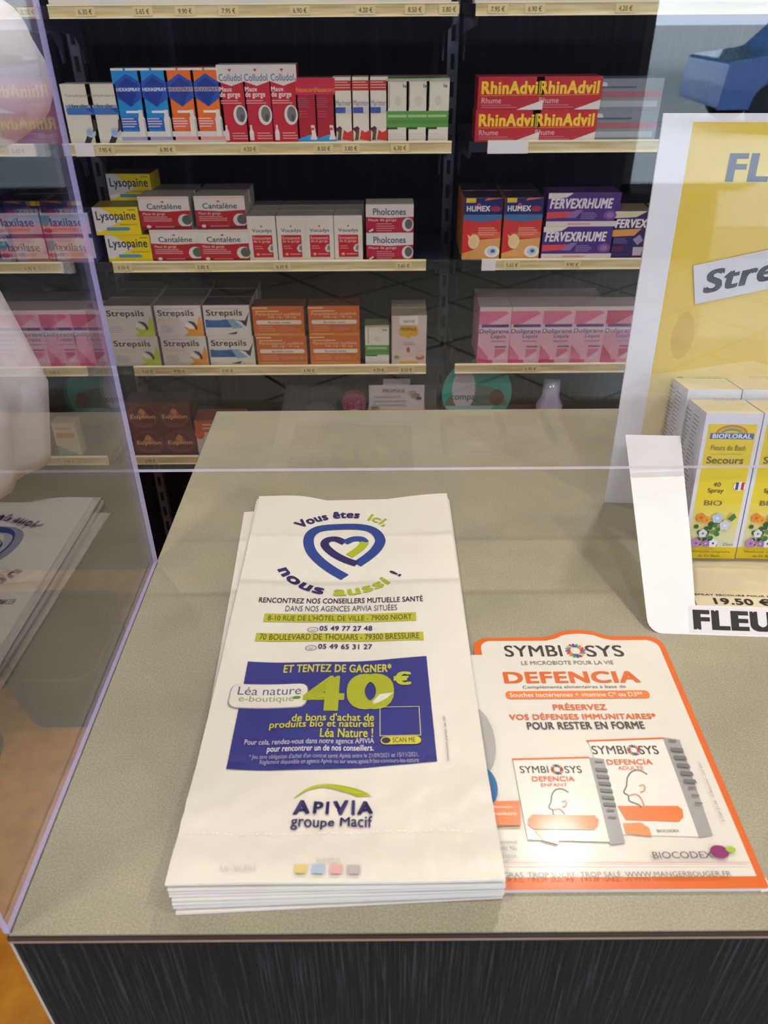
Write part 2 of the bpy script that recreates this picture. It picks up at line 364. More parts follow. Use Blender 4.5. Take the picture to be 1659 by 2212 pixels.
# ---------------------------------------------------------------- boxed products
YFR = YSH + .010
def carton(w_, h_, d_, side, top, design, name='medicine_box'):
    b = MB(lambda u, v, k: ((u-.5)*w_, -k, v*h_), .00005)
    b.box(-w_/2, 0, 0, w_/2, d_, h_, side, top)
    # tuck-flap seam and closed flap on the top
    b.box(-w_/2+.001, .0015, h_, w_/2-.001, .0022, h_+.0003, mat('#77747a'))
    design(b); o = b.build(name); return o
PROTO = {}
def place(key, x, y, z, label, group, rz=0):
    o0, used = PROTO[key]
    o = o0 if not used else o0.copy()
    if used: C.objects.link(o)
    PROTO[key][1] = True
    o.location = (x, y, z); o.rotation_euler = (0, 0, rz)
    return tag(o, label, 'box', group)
def proto(key, *a, **k): PROTO[key] = [carton(*a, **k), False]
def lines(b, u0, u1, v, n, dv, c, h=.012):
    for i in range(n): b.R(u0, v-i*dv-h, u0+(u1-u0)*(1 if i % 3 else .85), v-i*dv, c)

# designs (front faces), u to the right, v up
def d_isotonic(b):
    b.R(0,0,1,1,'#dedad2'); b.T('Température', .1,.78,.9,.84,'#86807c'); b.R(.05,.52,.95,.66,'#8ba3bf'); b.T('Libre aller', .18,.6,.8,.68,'#3b4a63',.02)
    b.R(.08,.5,.98,.61,'#3d76c6'); b.P([(.7,.61),(.98,.61),(.98,.5)],'#1e4fa8')
    b.P([(.45,.02),(.66,.02),(.78,.12),(.6,.16)],'#2b2c30'); b.E(.74,.2,.17,.085,'#b8c4dc'); b.E(.70,.2,.1,.05,'#8fb2d8'); b.P([(.8,.2),(.98,.26),(.96,.42),(.9,.42),(.86,.28)],'#3a3a3a')
proto('isotonic', .054, .098, .035, '#c9c6c0', '#bdbab4', d_isotonic)
def d_hex(c1, c2, c3, lo):
    def f(b):
        b.R(0,0,1,1,c1); b.R(0,0,1,.17,'#dcd8da'); b.R(0,.05,1,.1,c3); b.R(0,.97,.42,1,'#e8e8ea'); b.R(.5,.97,.95,1,'#e8e8ea')
        hx = [(.5,.93),(.93,.82),(.93,.62),(.5,.5),(.07,.62),(.07,.82)]
        b.P(hx,'#1d53b8'); b.P([(.5,.88),(.85,.79),(.75,.66),(.5,.5),(.12,.64),(.2,.8)],'#17389a'); b.R(.07,.70,.93,.755,c2)
        b.T('HEXASPRAY',.09,.705,.91,.75,'#e6ecf8' if c2 == '#2a62c8' else '#2c3f8c',.02)
        b.R(.08,.2,.66,.36,lo); lines(b,.1,.6,.35,4,.035,'#e9d9dd'); b.R(.3,.42,.75,.45,'#eef2f8')
        b.P([(.68,.1),(.92,.1),(.92,.34),(.86,.38),(.86,.46),(.72,.46),(.72,.38),(.68,.34)],'#e4dfdf'); b.R(.86,.1,.92,.34,'#bdbcc0')
    return f
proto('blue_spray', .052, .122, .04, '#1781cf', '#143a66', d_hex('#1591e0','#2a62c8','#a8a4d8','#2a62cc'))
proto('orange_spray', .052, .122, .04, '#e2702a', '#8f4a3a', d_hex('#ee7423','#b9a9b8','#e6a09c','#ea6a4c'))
def d_collu(b):
    b.R(0,0,1,1,'#c01f38'); b.P([(0,.8),(0,1),(1,1),(1,.8),(.5,.74)],'#dedbe0'); b.T('Colludol',.06,.8,.9,.89,'#55708e',.015); b.P([(.4,.95),(.54,.95),(.47,.91)],'#c23848')
    b.T('Maux',.05,.67,.5,.73,'#f0dde0',.03); b.T('de gorge',.05,.58,.78,.67,'#f0dde0',.03); lines(b,.05,.8,.56,2,.03,'#dba6b0')
    b.E(.72,.37,.25,.13,'#dcd9dc'); b.E(.74,.38,.17,.1,'#6b7277'); b.E(.78,.33,.07,.05,'#4d5358'); b.P([(.08,.04),(.24,.04),(.24,.15),(.19,.19),(.19,.24),(.12,.24),(.12,.19),(.08,.15)],'#e3d3d8')
    lines(b,.36,.92,.14,3,.035,'#d8a2ac'); b.R(0,0,1,.015,'#8c1328')
proto('throat_spray', .049, .126, .04, '#a71a30', '#b9b3ae', d_collu)
def d_redblue(b):
    b.R(0,0,1,1,'#a81835'); b.R(0,.75,1,1,'#c5274a'); b.T('Nasacort',.04,.79,.96,.86,'#e0913d',.02); lines(b,.08,.62,.7,5,.032,'#9a5a72'); lines(b,.1,.55,.5,3,.04,'#bd4a64')
    b.P([(0,0),(1,0),(1,.1),(.6,.13),(0,.06)],'#2e9be2'); b.P([(.62,.05),(.95,.05),(.9,.14),(.84,.28),(.66,.28),(.7,.14)],'#e5d7dc'); b.R(.68,.2,.82,.24,'#c0445a')
proto('red_spray', .037, .105, .037, '#8c1630', '#7c2236', d_redblue)
def d_nasal(b):
    b.R(0,0,1,1,'#dfdad3'); b.R(.06,.8,.92,.95,'#bb2f35'); lines(b,.1,.88,.93,3,.04,'#e6b8b4'); b.T('Marimer',.12,.57,.9,.66,'#7f93b8',.01); b.R(.1,.46,.62,.55,'#4056ae'); b.R(.66,.46,.9,.55,'#c4cbe0')
    b.P([(.05,.22),(.3,.26),(.42,.22),(.3,.18),(.2,.16)],'#4a2440'); b.P([(.15,.04),(.34,.04),(.4,.2),(.22,.2)],'#5c4a2e'); b.P([(.4,.05),(.96,.03),(.98,.2),(.7,.16),(.5,.2)],'#c63328')
proto('nasal_spray', .035, .106, .035, '#cfcac2', '#b9a79c', d_nasal)
def d_green(b):
    b.R(0,0,1,1,'#dcdad2'); b.R(0,.24,1,.5,'#5a9b4a'); b.R(.08,.4,.9,.44,'#a3cc94'); b.R(0,.3,1,.36,'#4f8e42'); b.R(.02,.21,.5,.24,'#24382a'); b.R(.12,.55,.15,.93,'#9a9a8c')
    b.T('le',.74,.86,.92,.92,'#4a5565',.02); b.E(.52,.66,.16,.08,'#cfcdc4'); lines(b,.1,.9,.14,3,.04,'#cdc9cc'); b.R(0,.96,1,1,'#a9b39a')
proto('green_white', .041, .103, .04, '#cdcabf', '#5d6d54', d_green)
def d_lyso(b):
    b.R(0,0,1,1,'#e8cf10'); b.P([(0,.15),(0,1),(.18,1),(.62,.5),(.22,.22),(.1,.1)],'#ddd8dc'); b.T('Lysopaine',.06,.44,.93,.86,'#1f2c58',.02)
    b.R(.25,.16,.72,.28,'#4f8fc0'); b.P([(.72,.16),(.78,.22),(.72,.28)],'#4f8fc0'); b.R(.55,.36,.95,.39,'#b98f10'); b.R(.78,.88,.95,.92,'#a88c10')
proto('yellow_lozenge', .088, .052, .06, '#c8b010', '#7a6d20', d_lyso)
def d_cant(b):
    b.R(0,0,1,1,'#b51f2e'); b.P([(0,.58),(0,1),(1,1),(1,.58),(.5,.54)],'#e0dad6'); b.R(0,.93,1,.97,'#e3c2c0'); b.P([(.44,.86),(.52,.86),(.48,.8)],'#c23040')
    b.T('Cantalène',.16,.62,.84,.79,'#3f5068',.015); b.T('Maux de gorge',.06,.42,.5,.52,'#eacfd0',.01); lines(b,.06,.62,.4,3,.06,'#d69a9f',.03)
    b.E(.88,.27,.14,.2,'#d9d6d4'); b.E(.92,.29,.1,.15,'#59605f'); b.R(0,0,1,.1,'#8c1424'); b.E(.14,.09,.045,.05,'#e6d3d3'); b.R(.27,.07,.65,.1,'#cf8a92')
proto('red_lozenge', .098, .061, .06, '#b9b2ac', '#8f8a86', d_cant)
def d_voc(b):
    b.R(0,0,1,1,'#dedad4'); b.T('Vocadys',.15,.62,.85,.72,'#46607e',.02); b.P([(.46,.79),(.54,.79),(.5,.74)],'#c23848'); b.R(.14,.08,.85,.58,'#bf2430'); b.T('Enrouement',.18,.48,.8,.55,'#ecc9ca',.01); b.T('de la gorge',.18,.4,.78,.47,'#ecc9ca',.01)
    lines(b,.2,.5,.34,2,.05,'#d98b90',.02); b.P([(.85,.2),(.85,.38),(.74,.36),(.66,.28),(.72,.2)],'#cfd0cf'); b.P([(.85,.22),(.85,.36),(.77,.33),(.75,.25)],'#7a8180'); b.E(.3,.15,.06,.03,'#e8a46c'); b.R(.42,.14,.8,.16,'#dba0a2')
proto('white_red_box', .0555, .086, .045, '#c8c3bc', '#96928e', d_voc)
def d_phol(b):
    b.R(0,0,1,1,'#b32240'); b.P([(0,.56),(0,1),(1,1),(1,.56),(.5,.52)],'#dcd8dc'); b.T('Pholcones',.15,.62,.84,.86,'#3c5578',.02); b.T('Maux de gorge',.05,.38,.64,.5,'#e8c0c8',.02); lines(b,.22,.6,.33,4,.08,'#d990a0',.03)
    b.E(.88,.28,.12,.24,'#d9d6da'); b.E(.9,.3,.08,.18,'#5c6468'); b.R(0,0,.2,.14,'#8c1630'); b.P([(.05,.06),(.14,.15),(.16,.1),(.08,.02)],'#e8d8dc')
proto('cherry_box', .093, .053, .05, '#c4bebc', '#a9a39e', d_phol)
def d_strep(c1, c2, swash):
    def f(b):
        b.R(0,0,1,1,'#d6d1cf'); b.R(.15,.88,.85,.9,'#b5b0ae'); b.T('Strepsils',.06,.6,.84,.86,'#2c2c38',.025)
        if swash == 'leaf':
            b.T('Miel Citron' if c1 != '#b9cc1e' else 'Citron Vert',.06,.5,.5,.58,c2); b.P([(.55,0),(.68,.12),(.6,.3),(.72,.4),(.66,.22),(.86,.3),(.95,.68),(1,.4),(1,0)],c1); b.P([(.7,0),(.84,.16),(1,.2),(1,0)],c2)
            b.P(smoothp([(.68,.5),(.82,.46),(.88,.28),(.84,.2),(.8,.34),(.68,.5)],4)[:-1],'#33323f'); b.P([(.64,.44),(.76,.36),(.82,.24),(.74,.24),(.62,.32)],'#e8e6e2'); lines(b,.07,.35,.34,4,.06,'#aeb0ae',.02)
        else:
            b.R(.02,.28,.66,.54,'#27609e'); b.P([(.5,.54),(.95,.5),(.8,.26),(.6,.24)],'#7fa5c4'); b.P([(.66,.5),(.9,.48),(.82,.3)],'#cfd8de'); b.P([(.72,.5),(.88,.5),(1,.8),(.96,.62),(.9,.3),(.84,.38),(.8,.46)],'#2f3038'); b.P([(.45,.06),(.7,.14),(.66,.05)],'#3a3c40'); b.R(.1,.52,.4,.54,'#c5d4e0')
    return f
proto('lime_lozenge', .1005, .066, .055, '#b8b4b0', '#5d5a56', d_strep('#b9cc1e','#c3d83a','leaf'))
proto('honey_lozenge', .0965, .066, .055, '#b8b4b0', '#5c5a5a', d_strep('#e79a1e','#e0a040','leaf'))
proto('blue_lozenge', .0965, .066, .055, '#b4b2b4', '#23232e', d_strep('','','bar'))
def d_orange(b):
    b.R(0,0,1,1,'#c9661c'); b.R(0,0,1,.09,'#d78432'); b.R(0,.92,.3,.97,'#e6b890'); lines(b,.06,.6,.86,1,.05,'#e9b892',.04); b.T('Paracétamol codéiné',.06,.7,.94,.8,'#eebf98',.01); b.T('500 mg / 30 mg',.3,.59,.85,.68,'#f0c7a0',.01)
    b.RR(.06,.4,.95,.54,.06,'#e6d9d0',.03); b.T('Buvable matin',.3,.43,.72,.5,'#5a556a',.01); lines(b,.1,.42,.34,3,.07,'#dd8f66',.03); b.R(.5,.16,.82,.3,'#cf6d4a'); b.R(.86,.16,.92,.28,'#c2882a'); b.R(.06,.05,.5,.08,'#e9b070')
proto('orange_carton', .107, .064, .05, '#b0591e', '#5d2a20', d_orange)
def d_prop(b):
    b.R(0,0,1,1,'#cfbfc0'); b.R(.22,.82,.75,1,'#e3dfdf'); b.T('santé',.34,.86,.66,.93,'#7a7470',.01); b.RR(.2,.58,.76,.8,.08,'#d4a81e',.1); b.P([(.35,.6),(.6,.6),(.48,.53)],'#d4a81e'); b.T('PROPOLIS',.27,.7,.7,.76,'#54431a',.02)
    lines(b,.32,.68,.46,2,.04,'#9f8e90',.015); b.E(.48,.3,.05,.06,'#b5583a'); b.E(.83,.14,.13,.055,'#b36a34'); b.E(.81,.17,.08,.03,'#dfae7a'); b.E(.14,.15,.08,.04,'#8a9a4a'); b.P([(.22,0),(.78,0),(.78,.05),(.5,.08),(.22,.05)],'#d6b440')
proto('propolis_box', .0735, .107, .05, '#b3a69a', '#9c957c', d_prop)
def d_rhin(b):
    b.R(0,0,1,1,'#bf1c30'); b.P([(0,0),(1,0),(1,.3),(0,.44)],'#b51b32'); b.T('RhinAdvil',.05,.48,.96,.88,'#f2cf34',.045); b.T('Rhume',.06,.2,.36,.38,'#dcaeb6',.01); lines(b,.06,.6,.16,2,.07,'#c9707c',.03); b.P([(.6,0),(1,0),(1,.3)],'#dcd8d8')
    b.L([(.04,.44),(.96,.46)],.015,'#d9a52a')
proto('cold_tablet', .118, .052, .06, '#93182a', '#a02030', d_rhin)
def d_humex(b):
    b.R(0,0,1,1,'#e3a667'); b.P([(0,.3),(0,.66),(1,.66),(1,.36)],'#cf3a38'); b.P([(0,.1),(0,.5),(.5,.4),(.3,.16)],'#d7323a'); b.P([(.3,.36),(1,.36),(1,.46),(.2,.44)],'#dd6a48')
    b.R(0,.72,1,1,'#1b2369'); b.P([(0,.66),(0,.74),(1,.74),(1,.66),(.5,.62)],'#4472a8'); b.R(.05,.93,.3,1,'#e6c32c'); b.P([(.52,.96),(.98,1),(.98,1),(.6,1)],'#d8702c')
    b.T('HUMEX',.07,.79,.68,.88,'#e2e2ee',.05); b.E(.82,.83,.14,.045,'#a12a5c'); b.E(.38,.9,.05,.02,'#d8506a'); lines(b,.4,.9,.53,4,.035,'#ef9c86',.018); b.E(.3,.3,.15,.12,'#efd7a8'); b.P([(.12,.42),(.3,.34),(.4,.4),(.34,.2),(.22,.22)],'#efcda0')
    b.E(.8,.13,.2,.1,'#e9e4e8'); b.E(.8,.13,.13,.06,'#b9cbe2'); b.E(.82,.14,.06,.03,'#3f68a8'); b.P([(0,0),(0,.1),(.3,.12),(.24,.04)],'#d9a850')
proto('day_night_box', .0745, .116, .07, '#d07a3c', '#2a2440', d_humex)
def d_fervr(b):
    b.R(0,0,1,1,'#4a2a86'); b.R(0,0,1,.16,'#dcd2d4'); b.R(.3,.06,.62,.1,'#d89098'); b.P([(0,.84),(0,1),(.34,1),(.26,.88),(.16,.84)],'#e0dcdc'); b.T('FERVEXRHUME',.03,.54,.9,.84,'#e8e4f0',.05,.18); b.P([(0,.24),(0,.44),(.4,.46),(.3,.28)],'#d8485a')
    b.P([(.26,.26),(.4,.5),(.5,.5),(.4,.26)],'#8a70b8'); lines(b,.48,.7,.42,4,.055,'#9a84c0',.02); b.E(.88,.34,.09,.14,'#7c50a0'); b.E(.88,.34,.05,.08,'#9c6cb8')
proto('purple_long_box', .140, .062, .06, '#43277a', '#3d2560', d_fervr)
def d_ferv(b):
    b.R(0,0,1,1,'#2c1f62'); b.P([(0,.84),(0,.98),(.9,.98),(.6,.86)],'#d8cfb8'); b.T('FERVEX',.04,.64,.94,.82,'#eae8f2',.05,.18); b.P([(0,.46),(0,.6),(.8,.62),(.62,.48)],'#e09a4e'); lines(b,.05,.45,.42,3,.04,'#7466a4',.018); b.R(.03,.14,.36,.26,'#5a1e4c')
    b.P([(.6,.4),(.78,.5),(.9,.38),(.76,.28)],'#9c8fb4'); b.P([(.66,.06),(.9,.06),(.94,.24),(.64,.24)],'#b9aabf')
proto('purple_box', .0695, .092, .06, '#261b52', '#7c745c', d_ferv)
def d_doli(c, c2, nm='Doliprane'):
    def f(b):
        b.R(0,0,1,1,c); b.P([(0,.7),(0,.97),(.7,.97),(1,.86),(1,.7)],c2); b.P([(.3,.7),(1,.92),(1,.7)],c); b.R(0,.93,1,1,'#d9c6cc'); b.R(.08,.65,.94,.7,'#51397e'); b.R(0,.56,1,.64,'#e2c9d8')
        b.T(nm,.02,.52,.96,.62,'#4c6090',.02); b.T('Liquiz',.4,.44,.88,.52,'#4c6090',.02); b.R(.4,.39,.88,.41,'#a386a8'); b.R(.55,.29,.92,.315,'#80507e'); b.P([(.55,.1),(.55,.26),(.88,.26),(.88,.22)],c2); b.P([(.6,.08),(.9,.22),(.9,.08)],'#e0c4d4')
        b.P([(0,0),(0,.34),(.34,.12),(.34,0)],c2); b.P([(0,0),(0,.08),(.5,.06),(.5,0)],'#d0407c')
    return f
proto('pink_box', .0665, .124, .06, '#cf8fae', '#a8949c', d_doli('#e5b0c8','#d9709a'))
proto('deep_pink_box', .0665, .124, .06, '#c0608c', '#a8949c', d_doli('#dc8fb2','#bd2258'))
def d_euph(b):
    b.R(0,0,1,1,'#5c2420'); b.E(.5,.5,.46,.44,'#7d3a2a'); b.E(.5,.52,.4,.37,'#5f2418'); b.P([(.3,.5),(.5,.82),(.7,.5),(.5,.4)],'#b5623a'); b.E(.5,.66,.1,.1,'#d0905a'); b.T('Euphon',.12,.36,.88,.56,'#e0b088',.03); lines(b,.2,.8,.22,3,.06,'#8c4a3e',.025)
proto('brown_box', .0735, .066, .06, '#47191a', '#4a2424', d_euph)
def d_wo(b):
    b.R(0,0,1,1,'#d4ccc2'); b.R(0,.66,1,1,'#c4643a'); lines(b,.15,.8,.9,2,.1,'#e6b69a',.04); b.E(.08,.6,.1,.14,'#d85a30'); b.E(.5,.38,.16,.18,'#cc5034'); b.R(.1,.08,.5,.12,'#6a7a50')
proto('white_orange_box', .112, .088, .06, '#bcb2a6', '#a4583c', d_wo)
def d_maxi(b):
    b.R(0,0,1,1,'#c3c2d8'); b.R(0,.0,1,.16,'#2c3484'); b.T('Maxilase',.06,.46,.86,.8,'#33427e',.02); b.P([(0,.5),(0,.9),(.2,.9),(.14,.5)],'#4fa4b8'); b.R(.2,.24,.75,.4,'#d4948e'); b.E(.1,.3,.1,.1,'#c04a5a')
proto('white_navy_box', .093, .047, .05, '#5a5c96', '#34365e', d_maxi)
def d_dblue(b):
    b.R(0,0,1,1,'#2c4680'); b.R(0,.3,1,.34,'#5a78a8'); b.E(.2,.5,.12,.22,'#b04a5c'); b.E(.2,.5,.07,.12,'#d8c4c8'); b.R(0,.94,1,1,'#405c90'); lines(b,.4,.85,.7,3,.1,'#6c86b4',.04)
proto('dark_blue_box', .125, .058, .06, '#233a70', '#1d2c58', d_dblue)
def d_smallw(b):
    b.R(0,0,1,1,'#d8d2c4'); b.R(.1,.55,.9,.7,'#c8705c'); b.P([(0,0),(1,0),(0,.34)],'#6e9a80'); b.R(.15,.8,.85,.86,'#b0a898')
proto('small_white_box', .052, .084, .035, '#c4bda8', '#b4ad98', d_smallw)
def d_grey(b):
    b.R(0,0,1,1,'#7c8496'); b.R(0,.4,1,.6,'#a2606c'); b.R(.05,.1,.95,.3,'#a4aab8'); b.E(.1,.8,.06,.1,'#c8ccd6'); b.R(.05,.7,.6,.76,'#525a72')
proto('grey_box', .12, .05, .06, '#6c7282', '#5c6272', d_grey)
def d_top(c1, c2, c3):
    def f(b):
        b.R(0,0,1,1,c1); b.R(0,0,1,.09,c2); b.R(.1,.12,.6,.16,c3); b.R(.1,.3,.9,.7,c3)
    return f
proto('upper_white_red', .07, .1, .04, '#d8d4d0', '#d8d4d0', d_top('#e2dedc','#e8e4e0','#c0404e'))
proto('upper_white_blue', .07, .1, .04, '#d8d4d0', '#d8d4d0', d_top('#e2dedc','#dfe2ea','#4a6fae'))
proto('upper_white_green', .07, .1, .04, '#d8d4d0', '#d8d4d0', d_top('#e2dedc','#e4e6dc','#6aa050'))

ORD = ['leftmost', 'second', 'third', 'fourth', 'fifth']
def row(key, pxs, ypx, z, labels, group, yoff=0.0, depth=1, dd=.05, rz=0.0):
    for i, px in enumerate(pxs):
        x = PX(px, ypx, YFR+yoff)
        for k in range(depth):
            lb = labels[i] if k == 0 else labels[i] + (', rear one' if k == 1 else (', third one back' if k == 2 else ', rearmost'))
            place(key, x + (k*.0008), YFR+yoff+k*dd, z, lb, group, rz)
z2, z3, z4, z5, z1 = ZS[1]-.003, ZS[2]-.003, ZS[3]-.003, ZS[4]-.003, ZS[0]-.003
# second row
row('isotonic', (185,238), 304, z2, ['white box with blue band, directly beside the side screen edge', 'white box with blue band, touching the tall blue spray box'], 'white boxes with a blue band')
row('blue_spray', (295.5,350), 303, z2, ['tall blue spray box next to the white blue-banded boxes', 'tall blue spray box touching the orange one'], 'tall blue spray boxes')
row('orange_spray', (404.5,459.5), 303, z2, ['tall orange spray box touching the blue one', 'tall orange spray box touching the red throat spray box'], 'tall orange spray boxes')
row('throat_spray', (512,565,620), 303, z2, ['tall red and white throat spray box touching the orange box', 'middle one of the three tall red and white throat spray boxes', 'tall red and white throat spray box touching the dark red box'], 'tall red throat spray boxes')
row('red_spray', (666,706), 303, z2, ['dark red box with light blue foot beside the tall throat sprays', 'dark red box with light blue foot beside the white nasal boxes'], 'dark red boxes with blue foot')
row('nasal_spray', (743.5,781,818), 301, z2, ['narrow white nasal box with red top label, beside dark red box', 'middle one of three narrow white boxes with red top labels', 'narrow white box with red top label, beside the green-banded boxes'], 'narrow white nasal boxes')
row('green_white', (858.5,901,943), 300, z2, ['white box with green band, touching the narrow white nasal box', 'middle one of three white boxes with green bands, second shelf', 'white box with green band at the right shelf end'], 'green-banded white boxes', 0, 2, .042)
# right bay, second row
for j, (px, py, k) in enumerate(((1094,302,0),(1215,302,0),(1096,302,1),(1217,302,1))):
    place('cold_tablet', PX(px, py, YFR), YFR, z2+k*.0522, ['red box with yellow lettering, bottom left of the block of four', 'red box with yellow lettering, bottom right of the block of four', 'red box with yellow lettering, top left of the block of four', 'red box with yellow lettering, top right of the block of four'][j], 'red boxes with yellow lettering', .0)
for k in range(2):
    place('grey_box', PX(1345, 302, YFR), YFR+.004, z2+k*.0503, ['grey blister box lying right of the red yellow-lettered boxes, lower', 'grey blister box lying right of the red yellow-lettered boxes, upper'][k], 'grey boxes')
# third row
place('yellow_lozenge', PX(283,560,YFR), YFR, z3, 'yellow lozenge box at the bottom of its stack on the shelf', 'yellow lozenge boxes')
place('yellow_lozenge', PX(268,560,YFR), YFR, z3+.0523, 'yellow lozenge box in the middle of its stack, shifted left', 'yellow lozenge boxes', .02)
place('yellow_lozenge', PX(272,560,YFR)+.012, YFR+.068, z3+.1, 'yellow lozenge box topmost of the stack, pushed back', 'yellow lozenge boxes', -.05)
o = place('yellow_lozenge', PX(283,560,YFR), YFR+.064, z3, 'yellow lozenge box hidden behind the bottom one of the stack', 'yellow lozenge boxes')
o = place('yellow_lozenge', PX(283,560,YFR), YFR+.068, z3+.0523-.004, 'yellow lozenge box behind the middle one, under the topmost', 'yellow lozenge boxes'); 
for j, (px, k, yo, rz) in enumerate(((385,0,0,0),(488,0,-.002,0),(372,1,.004,0),(488,1,.006,.0))):
    nm = ['lower left', 'lower right', 'upper left', 'upper right'][j]
    for q in range(2):
        place('red_lozenge', PX(px,560,YFR+yo)+q*.001, YFR+yo+q*.061, z3+k*.0612, ('%s red and white lozenge box beside the yellow stack' % nm) + (', rear one' if q else ''), 'red and white lozenge boxes', rz)
row('white_red_box', (571,633,693,754), 560, z3, ['white box with red square, touching the large red lozenge boxes', 'second of four white boxes with a red square', 'third of four white boxes with a red square', 'fourth white box with red square, nearest the cherry red pair'], 'white boxes with a red square', 0, 3, .046)
for k in range(2): place('cherry_box', PX(842,557,YFR), YFR, z3+k*.0532, ['cherry red and white box at the shelf end, lower of two', 'cherry red and white box at the shelf end, upper of two'][k], 'cherry red and white boxes')
row('day_night_box', (1037,1122), 563, z3, ['red and navy day-night cold box at the left shelf edge', 'red and navy day-night cold box beside the purple boxes'], 'red and navy cold boxes', 0, 2, .072)
for k in range(2): place('purple_long_box', PX(1243,560,YFR)+k*.003, YFR, z3+k*.0622, ['long purple cold remedy box, lower of two', 'long purple cold remedy box, upper of two'][k], 'long purple boxes')
row('purple_box', (1352,1432), 560, z3, ['upright dark purple box with orange stripe next to long purple boxes', 'upright dark purple box mostly hidden by the white display edge'], 'upright purple boxes')
# fourth row
for key, px, c in (('lime_lozenge',298,'lime green'),('honey_lozenge',403,'honey yellow'),('blue_lozenge',504,'blue')):
    for k in range(2):
        for q in range(3):
            place(key, PX(px,783,YFR)+q*.001-k*.002, YFR+q*.056, z4+k*.0662, 'white and %s lozenge box, %s' % (c, ['lower front','lower, behind the front one','lower, rearmost'][q] if k == 0 else ['upper front','upper, behind the front one','upper, rearmost'][q]), 'white and %s lozenge boxes' % c)
for j, (px, k) in enumerate(((611,0),(725,0),(609,1),(725,1))):
    place('orange_carton', PX(px,783,YFR), YFR+.002, z4+k*.0642, 'orange carton, %s of the block of four' % ['lower left','lower right','upper left','upper right'][j], 'orange cartons')
o = PROTO['green_white'][0].copy(); C.objects.link(o); o.scale = (1.24,1,.84); o.location = (PX(815,780,YFR), YFR, z4); tag(o, 'single white box with green band beside the orange cartons', 'box')
row('propolis_box', (883,), 780, z4, ['pale box with yellow hexagonal patch at the shelf end'], None, 0, 2, .052)
PROTO['propolis_box'][0]['group'] = 'pale boxes with yellow patch'
for o in C.objects:
    if o.get('label', '').startswith('pale box with yellow'): o['group'] = 'pale boxes with yellow patch'
row('pink_box', (1063,1130,1196,1262), 783, z4, ['tall pink box, leftmost of the pink row', 'tall pink box, second from left in the pink row', 'tall pink box, third from left in the pink row', 'tall pink box, fourth from left beside the darker pink one'], 'tall pink boxes', 0, 2, .062)
row('deep_pink_box', (1328,1397), 783, z4, ['tall box of deeper pink, fifth in the pink row', 'tall deeper pink box largely hidden by the display'], 'tall deeper pink boxes')
# fifth row
for j, (px, k) in enumerate(((325,0),(392,0),(322,1),(389,1))):
    place('brown_box', PX(px,973,YFR), YFR+.002, z5+k*.0662, 'dark brown box on the lowest shelf, %s of four' % ['lower left','lower right','upper left','upper right'][j], 'dark brown boxes')
row('white_orange_box', (481,), 973, z5, ['white box with orange top half hidden behind the counter corner'], None)
# left bay through the screen
for j, (px, k) in enumerate(((28,0),(28,1))): place('dark_blue_box', PX(px,308,YFR), YFR, z2+k*.0583, ['dark blue box under the raised white sleeve, lower of two','dark blue box behind the raised white sleeve, upper of two'][j], 'dark blue boxes')
for j, (px, k) in enumerate(((57,0),(57,1),(160,0),(160,1))): place('white_navy_box', PX(px,565,YFR), YFR, z3+k*.0475, 'white and navy box behind the side screen, %s of four' % ['lower left','upper left','lower right','upper right'][j], 'white and navy boxes')
for j, px in enumerate((12,78,144,207)): place('deep_pink_box' if j > 1 else 'pink_box', PX(px,790,YFR), YFR, z4, ['pink box behind the white coat at the frame edge','pink box half behind the hem of the white coat','deep pink box seen through the side screen right of the coat','deep pink box seen through the screen, touching its vertical edge'][j], 'pink boxes behind the side screen')
place('small_white_box', PX(152,980,YFR), YFR, z5, 'small white box with red band alone on the lowest left shelf', None)
# top row, only the feet of the boxes show
ks = ['upper_white_red','upper_white_blue','upper_white_red','upper_white_green']
for j in range(11):
    px = 150+j*78; place(ks[j % 4], PX(px, 8, YFR), YFR, z1, 'white box on the top shelf, only its foot showing, above %s' % ['the slotted upright','the blue spray boxes','the second blue spray box','the orange spray boxes','the first red throat spray','the last red throat spray','the dark red boxes','the narrow nasal boxes','the first green-banded box','the last green-banded box','the strip end'][j], 'white boxes on the top shelf')
for j in range(6):
    px = 1070+j*84; place(ks[(j+1) % 4], PX(px, 8, YFR), YFR, z1, 'white box on the top right shelf, %s from the left' % ['first','second','third','fourth','fifth','sixth'][j], 'white boxes on the top right shelf')

# things on the lowest central shelf seen over the counter's back edge
b = MB(lambda u, v, k: (u, -k, v)); 
t = empty('honey_display', (PX(857,885,YFR), YFR+.01, z5))
b = MB(lambda u, v, k: (u, -k, v)); b.box(-.065,0,.0,.065,.03,.107,'#d08a28'); b.E(-.03,.07,.024,.03,'#e4e0dc'); b.E(.03,.07,.024,.03,'#e4e0dc'); b.build('carton_tray', t)
b = MB(lambda u, v, k: (u, -k, v)); b.box(-.062,.004,.107,.062,.006,.165,'#bdbac6'); b.box(-.03,.004,.165,.03,.006,.18,'#aaa8b8')
b.T('PROPOLIS',-.03,.15,.018,.158,'#4c4c58',.01); lines(b,-.05,.02,.14,3,.01,'#8a889a',.002); b.E(.042,.142,.01,.006,'#7c5a30'); b.E(.036,.150,.008,.004,'#8a8472'); b.E(.05,.135,.006,.004,'#3c3020'); b.R(-.058,.11,-.04,.116,'#5a8a4a'); b.build('header_card', t)
tag(t, 'white header card with a bee above a small yellow carton, lowest shelf', 'display')
